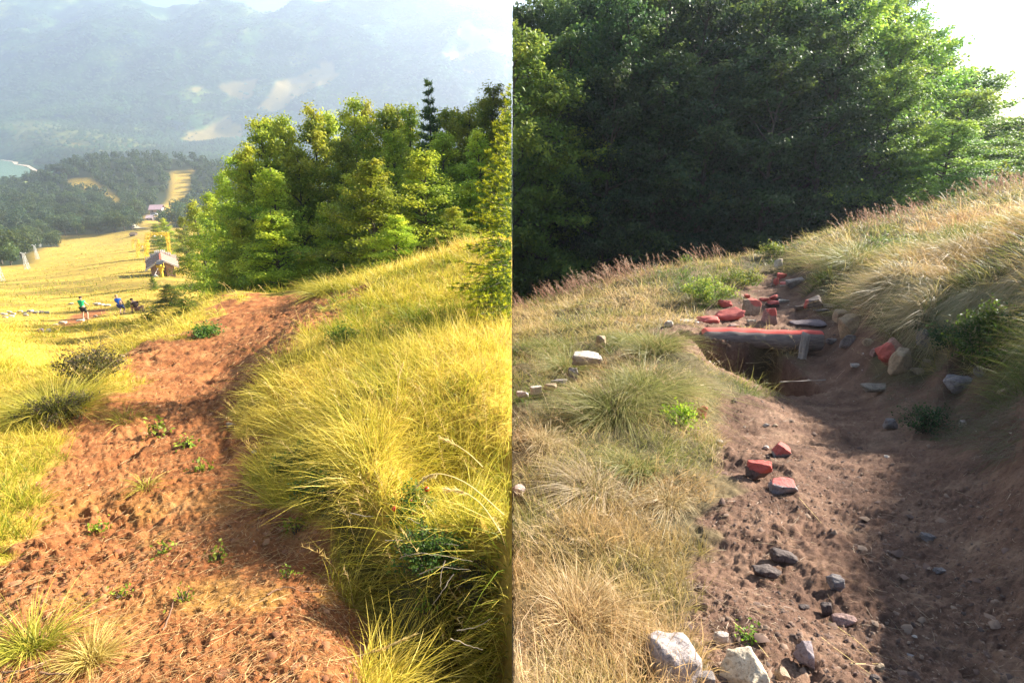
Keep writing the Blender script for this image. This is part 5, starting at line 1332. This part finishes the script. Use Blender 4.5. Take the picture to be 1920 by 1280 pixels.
def car(u, v, col, label):
    p = hit(u, v); root = empty("parked_car", p, label, "car", None, random.uniform(0, 3)); 
    bm = bmesh.new(); bmesh.ops.create_cube(bm, size=1, matrix=Matrix.Translation((0,0,.65)) @ Matrix.Diagonal((4.2,1.8,.7,1))); bmesh.ops.bevel(bm, geom=bm.edges[:], offset=.15, segments=2, affect='EDGES'); bmo("body", bm, plain("car_paint", col, .3, .05, 1), root)
    bm = bmesh.new(); bmesh.ops.create_cube(bm, size=1, matrix=Matrix.Translation((-.2,0,1.2)) @ Matrix.Diagonal((2.3,1.6,.6,1)))
    for v_ in bm.verts:
        if v_.co.z > 1.3: v_.co.x = -.2 + (v_.co.x + .2) * .7; v_.co.y *= .85
    bmo("cabin", bm, M_DKM, root)
    for sx in (-1.3, 1.3):
        for sy in (-.85, .85):
            bm = bmesh.new(); bmesh.ops.create_cone(bm, cap_ends=True, segments=14, radius1=.33, radius2=.33, depth=.2, matrix=Matrix.Translation((sx, sy, .33)) @ Matrix.Rotation(math.pi/2, 4, 'X')); bmo("wheel", bm, M_DKM, root)
car(280, 410, (.8,.8,.8), "white car parked beside the low outbuilding"); car(290, 404, (.75,.75,.78), "pale car parked between the chalet and the outbuilding"); car(243, 428, (.06,.06,.07), "dark car standing on the gravel track")

# ------------------------------------------------------------------ people
def skin_mesh(name, joints, bones, root_i, mat, parent, sub=1):
    me = bpy.data.meshes.new("skel"); me.from_pydata([j[0] for j in joints], bones, []); o = bpy.data.objects.new("skel", me); COL.objects.link(o)
    sk = o.modifiers.new("s", 'SKIN'); sk.use_smooth_shade = True
    for i, j in enumerate(joints): me.skin_vertices[0].data[i].radius = (j[1], j[1] if len(j) < 3 else j[2])
    me.skin_vertices[0].data[root_i].use_root = True
    sb = o.modifiers.new("b", 'SUBSURF'); sb.levels = sub; sb.render_levels = sub
    bpy.context.view_layer.update(); dg = bpy.context.evaluated_depsgraph_get(); m2 = bpy.data.meshes.new_from_object(o.evaluated_get(dg)); bpy.data.objects.remove(o)
    m2.materials.clear(); m2.materials.append(mat); m2.polygons.foreach_set("use_smooth", np.ones(len(m2.polygons), bool)); r = link(name, m2, parent); return r
M_SKIN = plain("skin", (.55,.33,.22), .6, .08, 4); M_HAIR = plain("dark_hair", (.03,.02,.015), .7, .2, 8)
def person(u, v, label, J, shirt, pants, rz, s=1.0, hair=M_HAIR, shoes=(.12,.1,.09)):
    f = hit(u, v); root = empty("person", f, label, "person", None, rz); root.scale = (s, s, s)
    n = dict(J); P = lambda k: Vector(n[k])
    names = ["hip","waist","chest","neck","head","crown","shL","elL","haL","shR","elR","haR","hL","kL","aL","tL","hR","kR","aR","tR"]
    rad = [.13,.12,.14,.055,.085,.07,.065,.042,.035,.065,.042,.035,.085,.06,.042,.035,.085,.06,.042,.035]
    E_ = [("hip","waist"),("waist","chest"),("chest","neck"),("neck","head"),("head","crown"),("chest","shL"),("shL","elL"),("elL","haL"),("chest","shR"),("shR","elR"),("elR","haR"),("hip","hL"),("hL","kL"),("kL","aL"),("aL","tL"),("hip","hR"),("hR","kR"),("kR","aR"),("aR","tR")]
    ix = {k: i for i, k in enumerate(names)}
    skin_mesh("body", [(P(k), r) for k, r in zip(names, rad)], [(ix[a], ix[b]) for a, b in E_], 0, M_SKIN, root, 2)
    sh = ["hip","waist","chest","shL","shR"]; m1 = P("shL").lerp(P("elL"), .45); m2 = P("shR").lerp(P("elR"), .45); c2 = P("chest").lerp(P("neck"), .45)
    js = [(P("hip"), .15), (P("waist"), .145), (P("chest"), .165), (c2, .10), (P("shL"), .085), (m1, .07), (P("shR"), .085), (m2, .07)]
    skin_mesh("shirt", js, [(0,1),(1,2),(2,3),(2,4),(4,5),(2,6),(6,7)], 0, shirt, root, 2)
    k1 = P("hL").lerp(P("kL"), .85); k2 = P("hR").lerp(P("kR"), .85)
    skin_mesh("shorts", [(P("hip") + Vector((0,0,.02)), .158), (P("hL"), .105), (k1, .085), (P("hR"), .105), (k2, .085)], [(0,1),(1,2),(0,3),(3,4)], 0, pants, root, 2)
    bm = bmesh.new(); bmesh.ops.create_icosphere(bm, subdivisions=3, radius=.108)
    hd = (P("crown") - P("neck")).normalized(); fw = Vector(n["face"]).normalized()
    for w in bm.verts:
        if w.co.dot(fw) > .03 and w.co.dot(hd) < .06: w.co *= .8
        if w.co.dot(hd) < -.05: w.co *= .75
    o = bmo("hair", bm, hair, root); o.location = P("head").lerp(P("crown"), .45) - fw * .012
    for k, t in (("aL", "tL"), ("aR", "tR")):
        bm = bmesh.new(); a, b = P(k), P(t); d = b - a; M = Matrix.Translation((a + b) / 2 + Vector((0,0,-.02))) @ d.to_track_quat('Y', 'Z').to_matrix().to_4x4(); bmesh.ops.create_icosphere(bm, subdivisions=2, radius=.5, matrix=M @ Matrix.Diagonal((.11, .29, .10, 1))); bmo("shoe", bm, plain("shoe", shoes, .8), root)
    bm = bmesh.new(); a = P("head"); bmesh.ops.create_icosphere(bm, subdivisions=1, radius=.02, matrix=Matrix.Translation(a + fw * .095)); bmo("nose", bm, M_SKIN, root)
    for hk, ek in (("haL", "elL"), ("haR", "elR")):
        d = (P(hk) - P(ek)).normalized(); sd_ = d.cross(Vector((0, 1, .3))).normalized()
        for q in range(5):
            off = sd_ * (.022 * (q - 1.5) if q < 4 else -.05); l = (.075, .085, .08, .065, .05)[q]; dd = (d + Vector((0, 0, -.25)) + (sd_ * -.6 if q == 4 else Vector())).normalized()
            a = P(hk) + off; js = [(a - d * .015, .011), (a + dd * l * .5, .010), (a + (dd + Vector((0, -.35, -.2))).normalized() * l, .008)]
            skin_mesh("finger", js, [(0,1),(1,2)], 0, M_SKIN, root, 1)
    return root
def cloth(name, c): return plain(name, c, .85, .12, 6, .01)
# leaning forward, back to the viewer, seen from behind-right
J1 = dict(hip=(0,0,.88),waist=(-.06,.06,1.05),chest=(-.16,.14,1.27),neck=(-.22,.20,1.45),head=(-.25,.26,1.55),crown=(-.27,.29,1.66),face=(-.4,.9,-.2),
  shL=(-.36,.12,1.36),elL=(-.42,.2,1.12),haL=(-.36,.40,.95),shR=(.02,.16,1.36),elR=(.16,.24,1.14),haR=(.10,.44,1.0),
  hL=(-.12,0,.84),kL=(-.20,.10,.47),aL=(-.22,-.02,.09),tL=(-.24,.16,.04),hR=(.12,0,.84),kR=(.20,.08,.47),aR=(.24,-.06,.09),tR=(.28,.12,.04))
person(161, 599, "person in a green shirt and dark shorts leaning over the turned soil", J1, cloth("green_shirt", (.02,.45,.16)), cloth("black_shorts", (.02,.02,.02)), math.radians(-8), .86)
J2 = dict(hip=(.06,0,.72),waist=(.0,.05,.90),chest=(-.12,.10,1.1),neck=(-.2,.14,1.27),head=(-.24,.18,1.37),crown=(-.26,.2,1.47),face=(-.6,.6,-.3),
  shL=(-.3,.06,1.16),elL=(-.36,.14,.92),haL=(-.3,.32,.76),shR=(.05,.12,1.18),elR=(.1,.24,.95),haR=(0,.4,.78),
  hL=(-.06,0,.68),kL=(-.14,.22,.42),aL=(-.1,0,.09),tL=(-.14,.18,.04),hR=(.18,0,.68),kR=(.22,.2,.4),aR=(.22,-.04,.09),tR=(.24,.14,.04))
person(228, 589, "person in a bright blue shirt bending down behind the crest", J2, cloth("blue_shirt", (.03,.18,.75)), cloth("blue_shorts", (.05,.08,.25)), math.radians(-5), .9, plain("light_hair", (.4,.28,.15), .7))
J3 = dict(hip=(.05,0,.32),waist=(.0,-.02,.48),chest=(-.1,.06,.66),neck=(-.2,.14,.78),head=(-.27,.2,.84),crown=(-.34,.24,.90),face=(-.7,.4,-.4),
  shL=(-.24,-.02,.68),elL=(-.34,.05,.46),haL=(-.4,.2,.3),shR=(.06,.12,.72),elR=(.02,.32,.52),haR=(-.1,.4,.34),
  hL=(-.08,0,.3),kL=(-.34,.18,.42),aL=(-.3,-.04,.09),tL=(-.4,.1,.04),hR=(.16,0,.3),kR=(.3,.32,.42),aR=(.3,.08,.09),tR=(.32,.24,.04))
person(258, 586, "person in a dark shirt crouching at the right of the digging group", J3, cloth("dark_shirt", (.05,.03,.03)), cloth("brown_shorts", (.25,.14,.1)), math.radians(10), 1.0)

for pts, lab in (([(1553,1162),(1600,1195),(1655,1243)],"long pale straw lying from the lit soil into the shade, upper of two"),([(1522,1180),(1580,1225),(1632,1262)],"long pale straw lying below the upper one at the bottom of the trench"),
    ([(1595,1243),(1650,1244)],"short straight straw crossing the two long ones"),([(1470,900),(1500,935),(1545,985)],"thin straw lying over the grey slab stone"),([(1375,1165),(1412,1195),(1440,1230)],"thin straw behind the cream boulder")):
    twig([(u, v, hit(u, v).y - .015) for u, v in pts], lab, .0016, None, plain_straw, "straw")
def root_fringe():
    P = poly([(1640,700),(1700,660),(1800,690),(1919,690),(1919,860),(1780,830),(1680,780)]); n = 60000
    x, y = sample(RIGHT, n, 2, 8); k = inside(P, x, y) > 0; x, y = x[k][:2600], y[k][:2600]; n = len(x); h, nn = normals(RIGHT, x, y)
    D = unit(nn * .7 + np.array([-.3, -.3, -.25]) + RNG.normal(size=(n, 3)) * .35); t = RNG.random(n)
    blade_obj("root_fringe", [blades(np.stack([x, y, h], 1), D, RNG.uniform(.05, .22, n), np.full(n, .003), np.array([0, 0, -.8]) + RNG.normal(size=(n, 3)) * .3, lerp_cols(t, [(.10,.07,.05),(.24,.19,.13),(.12,.15,.05)]), 3)], RIGHT)
root_fringe()

for u, v, w, h, lab in ((1010,820,150,70,"low green tussock at the left edge below the line of stones"),(1190,860,150,70,"green and straw tussock in the middle of the left turf"),(1290,722,80,50,"small tussock hanging over the left wall of the pit"),
    (1020,640,120,50,"low tussock near the left end of the ridge"),(1180,625,120,50,"low tussock above the big overhanging one"),(1250,930,120,60,"dry tussock at the soil edge left of the painted wedge stone"),
    (1700,500,160,70,"long straw tussock in the middle of the right bank"),(1820,450,160,60,"pale straw tussock high on the right bank"),(1760,590,150,80,"tussock drooping over the bank above the grey angular stone")):
    g_ = u < 1250 and (u + v) % 3
    tussock(u, v, w, h, lab, RG if g_ else [(.22,.18,.07),(.42,.31,.15)], RGT if g_ else [(.5,.42,.2),(.8,.6,.36)], 750, (-.3, -.15, -.25))
